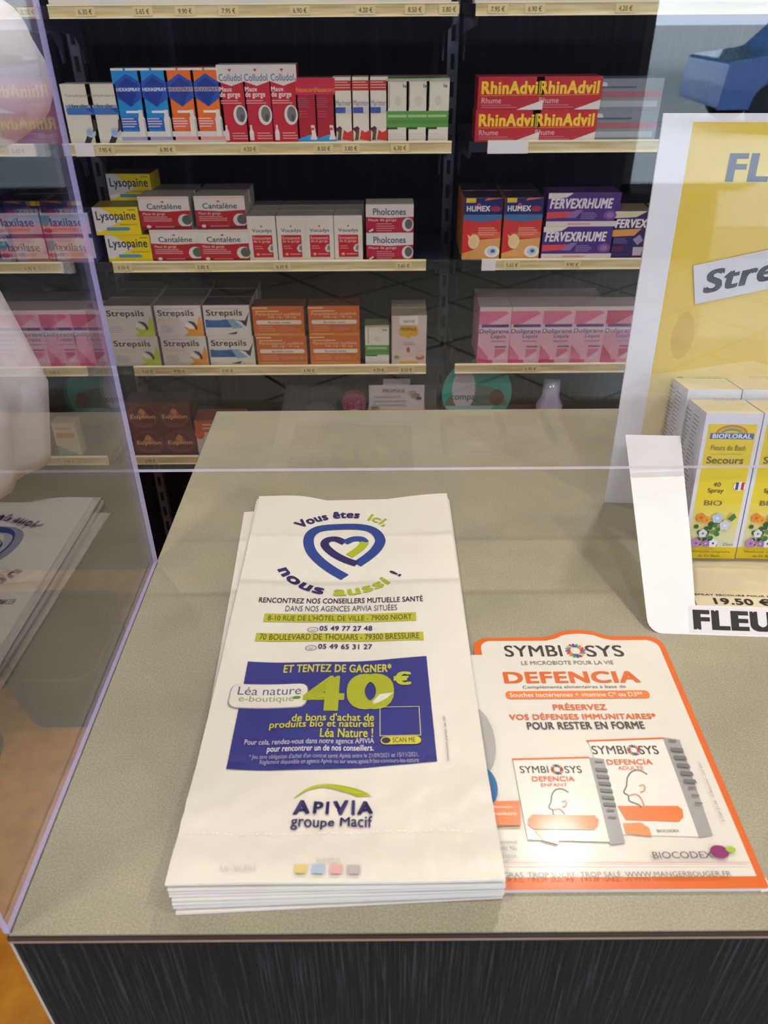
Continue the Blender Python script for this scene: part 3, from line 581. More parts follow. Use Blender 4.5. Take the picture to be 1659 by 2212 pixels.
def disc(name, px, py, r, col, lab, art, Y=YFR+.01, thick=.02):
    c = ony(px, py, Y); b = MB(lambda u, v, k: (u, -k, v)); n = 40
    b.prism([(r*math.cos(2*math.pi*i/n), r*math.sin(2*math.pi*i/n)) for i in range(n)], 0, thick, mat(col, .4), axis='y')
    if art: art(b)
    t = b.build(name); t.location = c; return tag(t, lab, 'tin' if r < .05 else 'sign')
disc('round_tin', 765, 873, .0265, '#7c1f46', 'round plum-coloured tin standing left of the bee card', lambda b: (b.E(0,-.022,.02,.008,'#b9b4bc'), b.L([(-.012,.006),(.0,-.002),(.012,.008)],.0015,'#b85a80')))
b = MB(); 
for k, (px, c, lab) in enumerate(((690,'#3d3f4c','dark grey round pot behind the counter edge, beside the plum tin'), (640,'#20242f','dark round pot on the lowest shelf, its lid barely visible'))):
    c3 = ony(px, 885, YFR+.03); b = MB(); b.tube([(0,0,0),(0,0,.075),(0,0,.078),(0,0,.098)], [.03,.03,.034,.032], mat(c, .35), 28)
    o = b.build('lidded_pot', None, False, (c3.x, YFR+.04, z5)); tag(o, lab, 'pot')
def art_teal(b):
    b.P([(-.07*math.cos(a), .05*math.sin(a)-.03) for a in [math.pi*i/16 for i in range(17)]],'#5a6e62'); b.E(-.03,.01,.026,.05,'#b8b6c8'); b.T('compagnie',-.058,-.02,.03,.0,'#1f5c50',.02); b.E(.045,-.01,.016,.02,'#5c3c34'); b.P([(-.07,-.03),(.04,-.03),(.03,-.044),(-.06,-.044)],'#7fb4b4')
disc('round_plaque', 1030, 850, .078, '#2f9c90', 'large round teal plaque with lettering behind the counter edge', art_teal, YSH+.02, .004)
# wide jar with a crumpled clear sleeve next to it
c3 = ony(1195, 860, YFR)
b = MB(); b.tube([(0,0,0),(0,0,.11),(0,0,.13),(0,0,.17)], [.028,.03,.02,.018], mat('#aeb2d6', .12, coat=1), 24); tag(b.build('plastic_bottle', None, True, (c3.x, YFR+.03, z5)), 'pale glossy bottle on the lowest shelf right of the teal plaque', 'bottle')

# ================================================================== COUNTER
ZC = 1.0; XC0, XC1, YC0, YC1 = -.2095, 1.25, .2254, .877
t = empty('counter', ((XC0+XC1)/2, (YC0+YC1)/2, 0)); ox, oy = t.location.x, t.location.y
b = MB(); b.box(XC0-ox, YC0-oy, ZC-.0012, XC1-ox, YC1-oy, ZC, M_top); b.build('worktop', t)
b = MB(); b.box(XC0-ox-.001, YC0-oy-.0012, ZC-.0042, XC1-ox+.001, YC1-oy+.001, ZC-.0012, M_edge); b.box(XC0-ox-.0012, YC0-oy-.0016, ZC-.0058, XC1-ox+.001, YC1-oy+.001, ZC-.0042, M_edgel); o = b.build('edge_banding', t); o['label'] = 'thin dark brown and pinkish edge line'
b = MB(); b.box(XC0-ox+.0005, YC0-oy-.001, .08, XC1-ox, YC0-oy+.018, ZC-.0058, M_front); b.build('front_panel', t)
b = MB(); b.box(XC0-ox, YC0-oy+.018, .08, XC0-ox+.018, YC1-oy, ZC-.0058, M_front); b.box(XC0-ox-.0008, YC0-oy-.0012, .08, XC0-ox+.0008, YC0-oy+.002, ZC-.0058, mat('#b9b4b4', .4)); b.build('side_panel', t)
b = MB(); b.box(XC1-ox-.018, YC0-oy+.018, .08, XC1-ox, YC1-oy, ZC-.0058, M_front); b.box(XC0-ox+.02, YC1-oy-.018, .08, XC1-ox-.018, YC1-oy, ZC-.0058, M_front); b.build('carcass', t)
b = MB(); b.box(XC0-ox+.03, YC0-oy+.05, 0, XC1-ox-.03, YC1-oy-.04, .08, mat('#191919', .7)); b.build('plinth', t)
tag(t, 'service counter with grey speckled top and charcoal woodgrain front', 'counter')

# ================================================================== CLEAR SCREENS
XP = -.2085
def sheet(name, x0, y0, z0, x1, y1, z1, axis, mglass, medge, label):
    t = empty(name, ((x0+x1)/2, (y0+y1)/2, z0)); o_ = t.location
    vs = [(x-o_.x, y-o_.y, z-o_.z) for z in (z0, z1) for x, y in ((x0,y0),(x1,y0),(x1,y1),(x0,y1))]
    F = {'-z':(0,3,2,1), '+z':(4,5,6,7), '-y':(0,1,5,4), '+x':(1,2,6,5), '+y':(2,3,7,6), '-x':(3,0,4,7)}
    big = ('-x','+x') if axis == 'x' else ('-y','+y')
    b = MB(); b.add(vs, [F[k] for k in big], mglass); b.build('clear_sheet', t)
    b = MB(); b.add(vs, [F[k] for k in F if k not in big], medge); b.build('polished_edge', t)
    return tag(t, label, 'screen')
sheet('side_screen', XP-.004, .2262, ZC, XP, .5645, 1.85, 'x', M_panel, M_acr, 'clear plastic side screen standing along the left edge of the counter')
sheet('front_screen', XP-.004, .5646, 1.0965, 1.2, .5692, 1.85, 'y', M_pane, M_acr2, 'clear plastic front screen hanging above the counter with a gap beneath')

# ================================================================== PAPER BAGS
HT = [(.225,.0255),(.250,.0245),(.275,.020),(.33,.0135),(.42,.0090),(.55,.0065),(.70,.0055)]   # stack height over the length of the bags
def stack_h(y):
    if y <= HT[0][0]: return HT[0][1]
    for (a, va), (b_, vb) in zip(HT, HT[1:]):
        if y <= b_: k = (y-a)/(b_-a); k = k*k*(3-2*k)*.5 + k*.5; return va + (vb-va)*k
    return HT[-1][1]
NB = 9
def bagmesh(i, quad, printed=False, dip=0.0):
    """quad: near left, near right, far right, far left corner; bag number i lies on i others"""
    nx, ny = 28, 60; A, B_, C_, D0 = quad; ccx = (A[0]+B_[0])/2; ccy = (A[1]+D0[1])/2
    def xy(u, v):
        x = (A[0]*(1-u)+B_[0]*u)*(1-v) + (D0[0]*(1-u)+C_[0]*u)*v; y = (A[1]*(1-u)+B_[1]*u)*(1-v) + (D0[1]*(1-u)+C_[1]*u)*v
        if v > .5: y -= dip*math.exp(-((u-.5)/.19)**2)*(v-.5)*2
        return x, y
    def H(x, y, u, v, lay):
        h = stack_h(y)*(i+lay)/NB + .0003
        if printed and lay: 
            h += .0012 + .0022*(2*u-1)**2*min(1, v*4)*.7 + .0007*math.sin(7*u+3*v)*math.sin(9*v+2) + .0005*math.sin(17*u+1.3)*math.sin(5*v)
            h += .0009*math.exp(-((v-.12)/.07)**2)*math.sin(34*u+6*math.sin(30*v))
        return h
    def T_(u, v, h, lay=.97): x, y = xy(u, v); return (x-ccx, y-ccy, H(x, y, u, v, lay)+h)
    b = MB(T_); tp = []; bt = []
    for j in range(ny+1):
        for k in range(nx+1):
            u, v = k/nx, j/ny; p = T_(u, v, 0); q = T_(u, v, 0, .04)
            rd = min(1, min(u, 1-u)/.02+.0, v/.008 + .15); tp.append((p[0], p[1], p[2]-(1-rd)*(p[2]-q[2])*.3)); bt.append(q)
    top = [(j*(nx+1)+k, j*(nx+1)+k+1, (j+1)*(nx+1)+k+1, (j+1)*(nx+1)+k) for j in range(ny) for k in range(nx)]
    b.add(tp, top, M_paper); b.add(bt, [f[::-1] for f in top], M_fold_daylit)
    k = [a for a in range(nx+1)] + [j*(nx+1)+nx for j in range(1, ny+1)] + [ny*(nx+1)+a for a in range(nx-1, -1, -1)] + [j*(nx+1) for j in range(ny-1, 0, -1)]
    n = len(k); b.add([tp[a] for a in k]+[bt[a] for a in k], [(a, a+n, (a+1) % n+n, (a+1) % n) for a in range(n)], M_fold_daylit)
    o = b.build('paper_bag', None, False); o.location = (ccx, ccy, ZC)
    o.data.polygons.foreach_set('use_smooth', [m == 0 for m in b.m]); return o, T_, (ccx, ccy)
def at_h(x, y, h): p = onz(x, y, ZC+h); return (p.x, p.y)
WHERE = ['bottom', 'second from the bottom', 'third from the bottom', 'fourth from the bottom', 'fifth from the bottom', 'sixth from the bottom', 'seventh from the bottom', 'eighth, directly under the printed one', 'topmost printed']
Q0 = (at_h(380,1976,.001), at_h(1086,1940,.001), at_h(962,1082,.001), at_h(527,1105,.0015))     # the skewed lowest bags
Q1 = (at_h(356,1912,.025), at_h(1092,1902,.025), at_h(965,1071,.0062), at_h(560,1075,.0062))    # the printed one on top
for i in range(NB):
    f = i/(NB-1); jit = lambda a: random.uniform(-a, a); q = []
    for (xa_, ya_), (xb_, yb_) in zip(Q0, Q1):
        g_ = f if i > 1 else 0
        q.append((xa_*(1-g_)+xb_*g_, ya_*(1-g_)+yb_*g_))
    if 1 < i < NB-1: q[3] = (Q1[3][0]-.002+jit(.001), Q1[3][1]-.003+jit(.002)); q[2] = (Q1[2][0]+.003*(1-f)+jit(.001), Q1[2][1]-.004*(1-f)+jit(.002)); d = jit(.001); q[0] = (q[0][0]+jit(.0008), q[0][1]+d); q[1] = (q[1][0]+jit(.001), q[1][1]+d)
    if i == 1: q[0] = (q[0][0]-.0015, q[0][1]+.002); q[3] = (q[3][0]+.001, q[3][1]-.001)
    o, TT, cc = bagmesh(i, q, i == NB-1, .014 if i > 5 else 0)
    tag(o, 'white paper pharmacy bag, %s of the flat stack' % WHERE[i] if i < NB-1 else 'topmost white paper bag of the stack, printed with heart logo and blue panel', 'bag', 'stack of paper bags')
    topbag = o
# print on the topmost bag; coordinates in metres on the counter plan
def G(x, y):
    h = .012
    for _ in range(6): p = onz(x, y, ZC+h+.0012); h = stack_h(p.y)
    return p.x, p.y
QA, QB, QC, QD = Q1
def bagmap(X, Yw, h):
    u, v = .5, .5
    for _ in range(6):
        yl = (QA[1]*(1-u)+QB[1]*u); yh = (QD[1]*(1-u)+QC[1]*u); v = (Yw-yl)/(yh-yl)
        xl = QA[0]*(1-v)+QD[0]*v; xr = QB[0]*(1-v)+QC[0]*v; u = (X-xl)/(xr-xl)
    p = TT(min(max(u,0),1), min(max(v,0),1), h + .00042)
    return (X-cc[0], Yw-cc[1], p[2])
def sag(px):   # printed lines dip a little to the middle of the bag
    return 0
def BT(b, s, x0, x1, yb, yt, col, bold=0.0, it=0.0, hfn=None):
    a = G(x0, yb); c = G(x1, yb); d = G((x0+x1)/2, yt); b.T(s, a[0], a[1], c[0], d[1], col, bold, it, hfn)
NAVY = '#221f5e'; LIME = '#a9b61a'; BLUE = '#23408f'
def arc(b, s, cx_, cy_, R, a0, a1, hgt, col, bold, bottom=False, sy=1.0):
    vs, fs, xa, xb, ya, yb = text_geo(s, bold, 0.0); pts = []
    n0 = _n0[(s, bold, 0.0)]
    for i, (x, y) in enumerate(vs):
        t = (x-xa)/(xb-xa); r = (y)/(.73)*hgt
        an = math.radians(a0+(a1-a0)*t)
        rr = R - r if bottom else R + r
        pts.append(b.M(cx_+rr*math.cos(an), cy_+rr*math.sin(an)*sy, b.k+.25*(i//n0)))
    b.add(pts, fs, col); b.k += 1
hb = MB(bagmap, .00002)
def Gs(l): return [G(480+x/2.963, 1050+y/2.963) for x, y in l]
hb.L(smoothp(Gs([(785,585),(700,535),(620,475),(568,415),(553,350),(580,300),(650,272),(780,264),(900,270),(975,295),(1012,350),(985,410),(930,460),(862,505)]),6), .0098, BLUE)
hb.L(smoothp(Gs([(862,502),(800,480),(730,445),(672,400),(656,368),(680,345),(730,342),(785,366)]),6), .0080, NAVY)
hb.L(smoothp(Gs([(785,366),(835,345),(890,346),(915,368)]),6), .0080, BLUE)
hb.L(smoothp(Gs([(915,366),(880,405),(812,450)]),6), .0080, LIME)
cxh, cyh = G(742, 1193)
arc(hb, 'Vous êtes', cxh, cyh, .056, 138, 77, .0125, NAVY, .04); arc(hb, 'ici,', cxh, cyh, .056, 68, 48, .0125, LIME, .02)
arc(hb, 'nous', cxh, cyh+.001, .064, 206, 256, .0125, NAVY, .04, True); arc(hb, 'aussi', cxh, cyh+.001, .064, 264, 312, .0125, LIME, .03, True); arc(hb, '!', cxh, cyh+.001, .064, 322, 325, .0115, NAVY, .04, True)
o = hb.build('heart_logo', topbag); o['label'] = 'blue and lime heart logo ringed by lettering'
tb = MB(bagmap, .00002)
BT(tb, 'RENCONTREZ NOS CONSEILLERS MUTUELLE SANTÉ', 559, 914, 1305, 1290, '#2b2748', .02)
BT(tb, 'DANS NOS AGENCES APIVIA SITUÉES', 616, 858, 1322, 1306, '#57526a')
def BR_(b, x0, y0, x1, y1, c, nu=12, nv=4):
    a = G(x0, y1); c_ = G(x1, y0); b.R(a[0], a[1], c_[0], c_[1], c, nu, nv)
BR_(tb, 569, 1326, 898, 1346, '#b3b52a'); BR_(tb, 551, 1368, 914, 1388, '#b3b52a')
BT(tb, "8-10 RUE DE L'HÔTEL DE VILLE - 79000 NIORT", 578, 890, 1343, 1328, '#44402a', .005)
BT(tb, '05 49 77 27 48', 690, 804, 1364, 1353, NAVY, .02); BT(tb, '70 BOULEVARD DE THOUARS - 79300 BRESSUIRE', 560, 906, 1385, 1371, '#44402a', .005); BT(tb, '05 49 65 31 27', 687, 804, 1404, 1393, NAVY, .02)
for x, y in ((676,1362),(672,1402)):
    c = G(x, y); tb.L([(c[0]+.0042*math.cos(a*math.pi/8), c[1]+.0028*math.sin(a*math.pi/8)) for a in range(16)], .0005, '#6a6672', closed=True); tb.L([(c[0]-.002, c[1]), (c[0], c[1]-.001), (c[0]+.002, c[1])], .0005, '#6a6672')
BT(tb, 'Ne pas jeter sur la voie publique', 0, 0, 0, 0, NAVY) if False else None
tb.build('address_lines', topbag)
pb = MB(bagmap, .00002); pb.k = 8
a, b_, c, d = G(489,1664), G(944,1648), G(921,1420), G(536,1432)
q = []
n_, m_ = 24, 16; vs = []
for j in range(m_+1):
    for i in range(n_+1):
        s_, r_ = i/n_, j/m_
        X = (a[0]*(1-s_)+b_[0]*s_)*(1-r_) + (d[0]*(1-s_)+c[0]*s_)*r_; Yv = (a[1]*(1-s_)+b_[1]*s_)*(1-r_) + (d[1]*(1-s_)+c[1]*s_)*r_ - .003*math.sin(math.pi*s_)
        vs.append(pb.M(X, Yv))
pb.add(vs, [(j*(n_+1)+i, j*(n_+1)+i+1, (j+1)*(n_+1)+i+1, (j+1)*(n_+1)+i) for j in range(m_) for i in range(n_)], '#2a2c80'); pb.k += 10
YG = '#c3c23a'
BT(pb, 'ET TENTEZ DE GAGNER*', 612, 846, 1456, 1437, YG, .03)
a = G(492,1531); c = G(666,1480); pb.RR(a[0]-.0006, a[1]-.001, c[0]+.0006, c[1], .006, '#8f8c98'); pb.RR(a[0], a[1], c[0], c[1], .006, '#dcd8d4')
BT(pb, 'Léa nature', 513, 650, 1504, 1486, '#4a4a78'); BT(pb, 'e-boutique', 514, 634, 1522, 1505, '#7c9c54'); c = G(641,1510); pb.E(c[0], c[1], .003, .0016, '#4a8a30')
pb.k += 8; BT(pb, '4', 651, 742, 1540, 1464, '#a3ab1c', .05); BT(pb, '0', 747, 852, 1536, 1458, '#a3ab1c', .06)
pb.P([G(794,1532), G(820,1503), G(850,1500), G(836,1512)], '#d8d6d4'); BT(pb, '€', 850, 889, 1484, 1455, '#b5ba2c', .05)
BT(pb, 'de bons d\'achat de', 630, 808, 1562, 1545, YG, .02); BT(pb, 'produits bio et naturels', 581, 808, 1580, 1560, YG, .02); BT(pb, 'Léa Nature !', 691, 806, 1597, 1577, YG, .02)
BT(pb, 'Pour cela, rendez-vous dans notre agence APIVIA', 527, 808, 1615, 1599, '#cfcce0'); BT(pb, 'pour rencontrer un de nos conseillers.', 576, 807, 1631, 1613, '#e2e0ec', .01)
BT(pb, '* Jeu sans obligation d\'achat d\'un contrat santé Apivia entre le 21/09/2021 et 15/11/2021.', 537, 905, 1645, 1631, '#a9a6c8'); BT(pb, 'Règlement disponible en agence Apivia ou sur www.apivia.fr/jeu-concours-lea-nature', 560, 905, 1657, 1643, '#a9a6c8')
c = G(821,1594); c2 = G(905,1531); cxq, cyq = (c[0]+c2[0])/2, (c[1]+c2[1])/2
pb.L([(c[0],c[1]),(c2[0],c[1]),(c2[0],c2[1]),(c[0],c2[1])], .0007, '#cfcf90', closed=True)
a = G(822,1613); c = G(909,1595); pb.RR(a[0], a[1], c[0], c[1], .0035, '#c8c234'); BT(pb, 'SCAN ME', 848, 897, 1609, 1598, '#3c3a30', .01); c = G(834,1604); pb.E(c[0], c[1], .003, .0026, '#2a2c50')
o = pb.build('promotion_panel', topbag); o['label'] = 'navy printed panel with lime forty euro offer'
ab = MB(bagmap, .00002); ab.k = 30
g = smoothp([(635,1728),(668,1706),(712,1696),(760,1703),(803,1722)],5); g2 = smoothp([(770,1724),(745,1712),(705,1704),(668,1711),(637,1729)],5)
ab.P([G(*p) for p in g+g2], LIME)
for ch, x0, x1 in (('A',632,669),('P',676,697),('I',703,710),('V',718,752),('I',759,766),('A',771,806)): BT(ab, ch, x0, x1, 1762, 1733, NAVY, .045)
BT(ab, 'groupe Macif', 627, 804, 1796, 1767, NAVY, .02)
o = ab.build('insurer_logo', topbag); o['label'] = 'lime arch over purple lettering near the fold'
ab = MB(bagmap, .00002); ab.k = 30
for i in range(66):
    if i % 3 != 2:
        x = 400+i*9.6; p = G(x, 1803+4*math.sin(i*.09)); ab.R(p[0], p[1], p[0]+.0016, p[1]+.0005, '#fbfaf8')
for x, c in ((650,'#d8c47c'),(688,'#a9bbd4'),(726,'#dcaaac'),(764,'#b9b2b6')): BR_(ab, x-14, 1872, x+14, 1891, c, 1, 1)
BT(ab, '16-35,PH', 476, 550, 1888, 1875, '#c9c4bc'); BT(ab, 'ENVIPP35', 684, 736, 1866, 1858, '#c0bab4')
vs_, fs_, xa, xb, ya, yb = text_geo('Communication graphique - Sept. 2021', 0, 0); p0 = G(972, 1648); p1 = G(962, 1552); L_ = p1[1]-p0[1]
ab.add([ab.M(p0[0] - (y-ya)/(yb-ya)*.0022, p0[1] + (x-xa)/(xb-xa)*L_) for x, y in vs_], fs_, '#55505a')
ab.build('footer_marks', topbag)

# ================================================================== COUNTER SIGN (orange bordered)
SX0, SX1, SY0, SY1 = .020, .2205, .2475, .4585
def sg(x, y): p = onz(x, y, ZC+.0035); return p.x, p.y
t = empty('promotional_sign', (.12, .35, ZC+.0002)); 
def signmap(X, Yw, h): return (X-.12, Yw-.35, .0028+h)
TLX = .0705
outl = [(SX0,SY0),(SX1,SY0)]
def corner(cx_, cy_, r, a0, a1, n=8): return [(cx_+r*math.cos(math.radians(a0+(a1-a0)*i/n)), cy_+r*math.sin(math.radians(a0+(a1-a0)*i/n))) for i in range(n+1)]
out = [(SX0,SY0)] + corner(SX1-.002, SY0+.002, .002, -90, 0) + corner(SX1+.001-.012, SY1-.012, .012, 0, 90)
out += smoothp([(.183,SY1),(.176,.4605),(.168,.4645),(.156,.4662),(.143,.4645),(.135,.4605),(.128,.4583)],4) + corner(TLX+.011, SY1-.012, .011, 90, 180)
out += [(TLX,.4385),(SX0+.03,.437),(SX0,.43)]
b = MB(signmap, .00002); b.prism([(p[0]-.12, p[1]-.35) for p in out], 0, .0028, M_card, mat('#d9620c', .34, coat=.2)); b.build('border_board', t)['label'] = 'orange edged board'
def inset(p): return p
inn = [(SX0,SY0+.0075),(SX1-.0045,SY0+.0075)] + corner(SX1-.0035-.0095, SY1-.0045-.0095, .0095, 0, 90)
inn += smoothp([(.182,SY1-.0045),(.174,.4565),(.167,.4603),(.156,.4618),(.144,.4603),(.137,.4565),(.129,SY1-.0045)],4) + corner(TLX+.0055+.008, SY1-.0045-.008, .008, 90, 180) + [(TLX+.0055,.4385),(TLX-.002,.4385),(SX0,.43)]
M_sign = mat('#dcd9d3', .34, coat=.22)
sb = MB(signmap, .00002); sb.P(inn, M_sign)
def ST(s, x0, x1, yb, yt, col, bold=0.0, it=0.0):
    a = sg(x0, yb); c = sg(x1, yb); d = sg((x0+x1)/2, yt); sb.T(s, a[0], a[1], c[0], d[1], mat(col, .34, coat=.22), bold, it)
OR = '#d65f10'; BK = '#35302c'
def burst(px, py, r, m=sb):
    c = sg(px, py); cols = ['#c02a3c','#d8702a','#3a9a4c','#2a4a9c','#7c2a7c','#e0b030','#2a9aa8','#b02a6a']
    for i in range(16):
        a = 2*math.pi*i/16; a2 = a+.5
        m.L([(c[0]+r*.5*math.cos(a), c[1]+r*.5*math.sin(a)), (c[0]+r*.95*math.cos(a2), c[1]+r*.95*math.sin(a2))], r*.22, cols[i % 8])
ST('SYMBI', 1092, 1217, 1418, 1393, BK, .02); ST('SYS', 1269, 1351, 1418, 1393, BK, .02); burst(1243, 1405, .0082)
ST('LE MICROBIOTE POUR LA VIE', 1127, 1327, 1436, 1427, '#6a645e'); ST('DEFENCIA', 1090, 1386, 1476, 1450, OR, .04)
ST('Compléments alimentaires à base de', 1130, 1354, 1489, 1480, '#4f4a46'); a = sg(1094,1510); c = sg(1400,1491); sb.RR(a[0], a[1], c[0], c[1], .0031, mat('#e0762e',.34,coat=.22)); ST('Souches bactériennes + vitamine C* ou D3**', 1102, 1391, 1506, 1495, '#f0e2d4', .01)
ST('PRÉSERVEZ', 1196, 1312, 1534, 1518, OR, .03); ST('VOS DÉFENSES IMMUNITAIRES*', 1101, 1420, 1555, 1539, OR, .03); ST('POUR RESTER EN FORME', 1140, 1395, 1576, 1559, BK, .03)
def SP(pts, c, rough=.34): sb.P([sg(*p) for p in pts], mat(c, rough, coat=.22))
# pictured packs
SP([(1270,1600),(1432,1595),(1510,1808),(1345,1803)], '#e4e1dc'); SP([(1432,1593),(1468,1598),(1540,1805),(1510,1810)], '#9c9c9c'); SP([(1266,1599),(1432,1593),(1433,1597),(1269,1603)], OR)
ST('SYMBI', 1281, 1356, 1630, 1611, BK, .02); ST('SYS', 1383, 1425, 1630, 1611, BK, .02); burst(1369, 1621, .0048)
ST('DEFENCIA', 1312, 1411, 1653, 1641, OR, .02); ST('ADULTE', 1336, 1391, 1664, 1656, OR)
SP([(1334,1742),(1464,1742),(1474,1750),(1476,1766),(1466,1776),(1352,1772)], '#e0732a'); SP([(1346,1780),(1384,1778),(1402,1790),(1408,1808),(1352,1802)], '#e38a48'); ST('BIOCODEX', 1420, 1468, 1799, 1793, '#55504c')
def face(ox_, oy_, s, c, c2):
    q = [(46,2),(30,-6),(12,-4),(2,8),(0,24),(-6,36),(4,42),(6,52),(16,56),(28,60),(32,66)]
    sb.L([sg(ox_+x*s, oy_+y*s*1.15) for x, y in smoothp(q,3)], .0006, c); q = [(6,42),(22,40),(34,50),(40,66)]; sb.L([sg(ox_+x*s, oy_+y*s*1.15) for x, y in smoothp(q,3)], .0006, c2); q = [(28,24),(38,22),(40,32),(30,36)]; sb.L([sg(ox_+x*s, oy_+y*s*1.15) for x, y in smoothp(q,3)], .0006, c2)
face(1353, 1672, .98, '#4a5866', '#d88a58')
SP([(1108,1642),(1272,1639),(1318,1820),(1140,1815)], '#e2ded8'); SP([(1272,1637),(1304,1641),(1350,1822),(1318,1826)], '#97979a'); SP([(1106,1640),(1272,1636),(1273,1640),(1107,1644)], OR)
ST('SYMBI', 1124, 1186, 1672, 1656, BK, .02); ST('SYS', 1221, 1258, 1672, 1656, BK, .02); burst(1203, 1664, .0044)
ST('DEFENCIA', 1150, 1242, 1690, 1679, OR, .02); ST('ENFANT', 1169, 1226, 1701, 1694, OR); face(1190, 1712, .82, '#6a7276', '#dfa078')
SP([(1140,1772),(1150,1762),(1284,1764),(1293,1774),(1290,1788),(1282,1795),(1152,1793),(1140,1784)], '#dd7a3a'); SP([(1154,1796),(1185,1797),(1212,1812),(1204,1826),(1172,1818)], '#e0a26c')
for i in range(9):
    y = 1600+i*17; x = 1440+i*7; SP([(x,y),(x+26,y+2),(x+30,y+10),(x+3,y+8)] if 0 < i < 6 else [(x+3,y),(x+20,y+1),(x+21,y+4),(x+4,y+3)], '#6c6c70')
    y = 1646+i*15; x = 1281+i*3.6; SP([(x,y),(x+26,y+2),(x+28,y+9),(x+2,y+7)] if 0 < i < 7 else [(x+3,y),(x+20,y+1),(x+21,y+4),(x+4,y+3)], '#66666a')
ST('BIOCODEX', 1411, 1541, 1858, 1843, '#57504e', .005); c = sg(1553,1843); sb.E(c[0], c[1], .0055, .0042, '#8a1e66'); c = sg(1577,1838); sb.E(c[0], c[1], .003, .002, '#9cc030')
SP([(1040,1866),(1618,1866),(1618,1867.5),(1040,1867.5)], '#d98a6a')
ST('TROP GRAS, TROP SUCRÉ, TROP SALÉ. WWW.MANGERBOUGER.FR', 1036, 1582, 1902, 1884, '#6a6662')
SP([(1020,1736),(1122,1733),(1125,1786),(1024,1788)], '#e0732a'); ST('Complément alimentaire.', 1000, 1112, 1751, 1744, '#f2e4d8', .01); ST('Aide immunitaire', 1020, 1116, 1765, 1757, '#f2e4d8', .01)
ST('réduit le sommeil', 1040, 1117, 1827, 1818, '#7c7874'); ST('aliments. No', 1060, 1116, 1842, 1832, '#7c7874'); ST('modification.', 1054, 1119, 1858, 1848, '#7c7874')
c = sg(1032,1600); sb.E(c[0], c[1], .0115, .028, '#a9a8a6'); c = sg(1044,1702); sb.E(c[0], c[1], .009, .015, '#2f6aa4')
vs_, fs_, xa, xb, ya, yb = text_geo('S-DEF-21-08 - © Biocodex - Juin 2021', 0, 0); p0 = sg(1566, 1778); p1 = sg(1514, 1650); L_ = p1[1]-p0[1]
sb.add([sb.M(p0[0] - (y-ya)/(yb-ya)*.0022 + .0*x, p0[1] + (x-xa)/(xb-xa)*L_) for x, y in vs_], fs_, '#8a8480')
sb.build('printed_face', t)
tag(t, 'orange-bordered counter sign lying flat, partly under the paper bags', 'sign')
# dog-eared lower right corner
b = MB(); b.prism([(.0955,-.1035),(.103,-.1025),(.1015,-.0945)], .0001, .0012, mat('#e8e6ea', .4)); b.build('lifted_corner', t)['label'] = 'white dog-eared corner tip'

# ================================================================== CARDBOARD DISPLAY
DX0, DX1 = .2140, .466; DA = math.radians(-3.5)
t = empty('product_display', (DX0, .4655, ZC), DA); ox, oy = t.location.x, t.location.y
# header board: foot line (Y .661) leaning back slightly
LEAN = (.6935-.661)/.3145; HZ = .352
def hm(X, z, h): return (X-ox, .661+z*LEAN-oy - h, z + h*LEAN)
HX0, HX1 = .2150, .468
b = MB(hm, .00005)
f = [hm(HX0,0,0),hm(HX1,0,0),hm(HX1,HZ,0),hm(HX0,HZ,0)]; k_ = [(p[0],p[1]+.003,p[2]) for p in f]
b.add(f+k_, [(0,1,2,3),(7,6,5,4),(0,4,5,1),(1,5,6,2),(2,6,7,3),(3,7,4,0)], mat('#e3e4f2', .4)); b.build('header_board', t)
b = MB(hm, .00005)
mg = mat('#e0c23a', .28, coat=.3); b.R(HX0+.0245, .012, HX1-.0245, HZ-.006, mg)
# pale sunny bloom of the printed background
b.P([(HX0+.0245,.135),(.33,.15),(HX1-.0245,.118),(HX1-.0245,.06),(HX0+.0245,.06)], mat('#e6d489', .28, coat=.3)); b.P([(HX0+.0245,.115),(.35,.105),(HX1-.0245,.098),(HX1-.0245,.03),(HX0+.0245,.03)], mat('#e3d7b0', .28, coat=.3))
for x, z, r, q in ((.262,.172,.010,.022),(.266,.128,.005,.006),(.268,.122,.004,.012)): b.E(x, z, r, q, mat('#d2ac1c', .3, coat=.3))
b.T('FLEURS', .2735, .3015, .392, .3235, '#3c4468', .05)
b.build('yellow_print', t)
b = MB(hm, .00005); b.k = 30
ca, sa = math.cos(math.radians(13)), math.sin(math.radians(13))
def rot(u, v): return (.2675+u*ca-v*sa, .201+u*sa+v*ca)
b.P([rot(0,0),rot(.135,0),rot(.135,.034),rot(0,.034)], mat('#d6d8ea', .35)); vs_, fs_, xa, xb, ya, yb = text_geo('Stress', .04, .25)
n0 = _n0[('Stress', .04, .25)]; b.add([b.M(*rot(.007+(x-xa)/(xb-xa)*.092, .0075+(y-ya)/(yb-ya)*.0195), b.k+2+.25*(i//n0)) for i, (x, y) in enumerate(vs_)], fs_, '#252a40'); b.build('tilted_sticker', t)['label'] = 'white tilted sticker reading Stress'
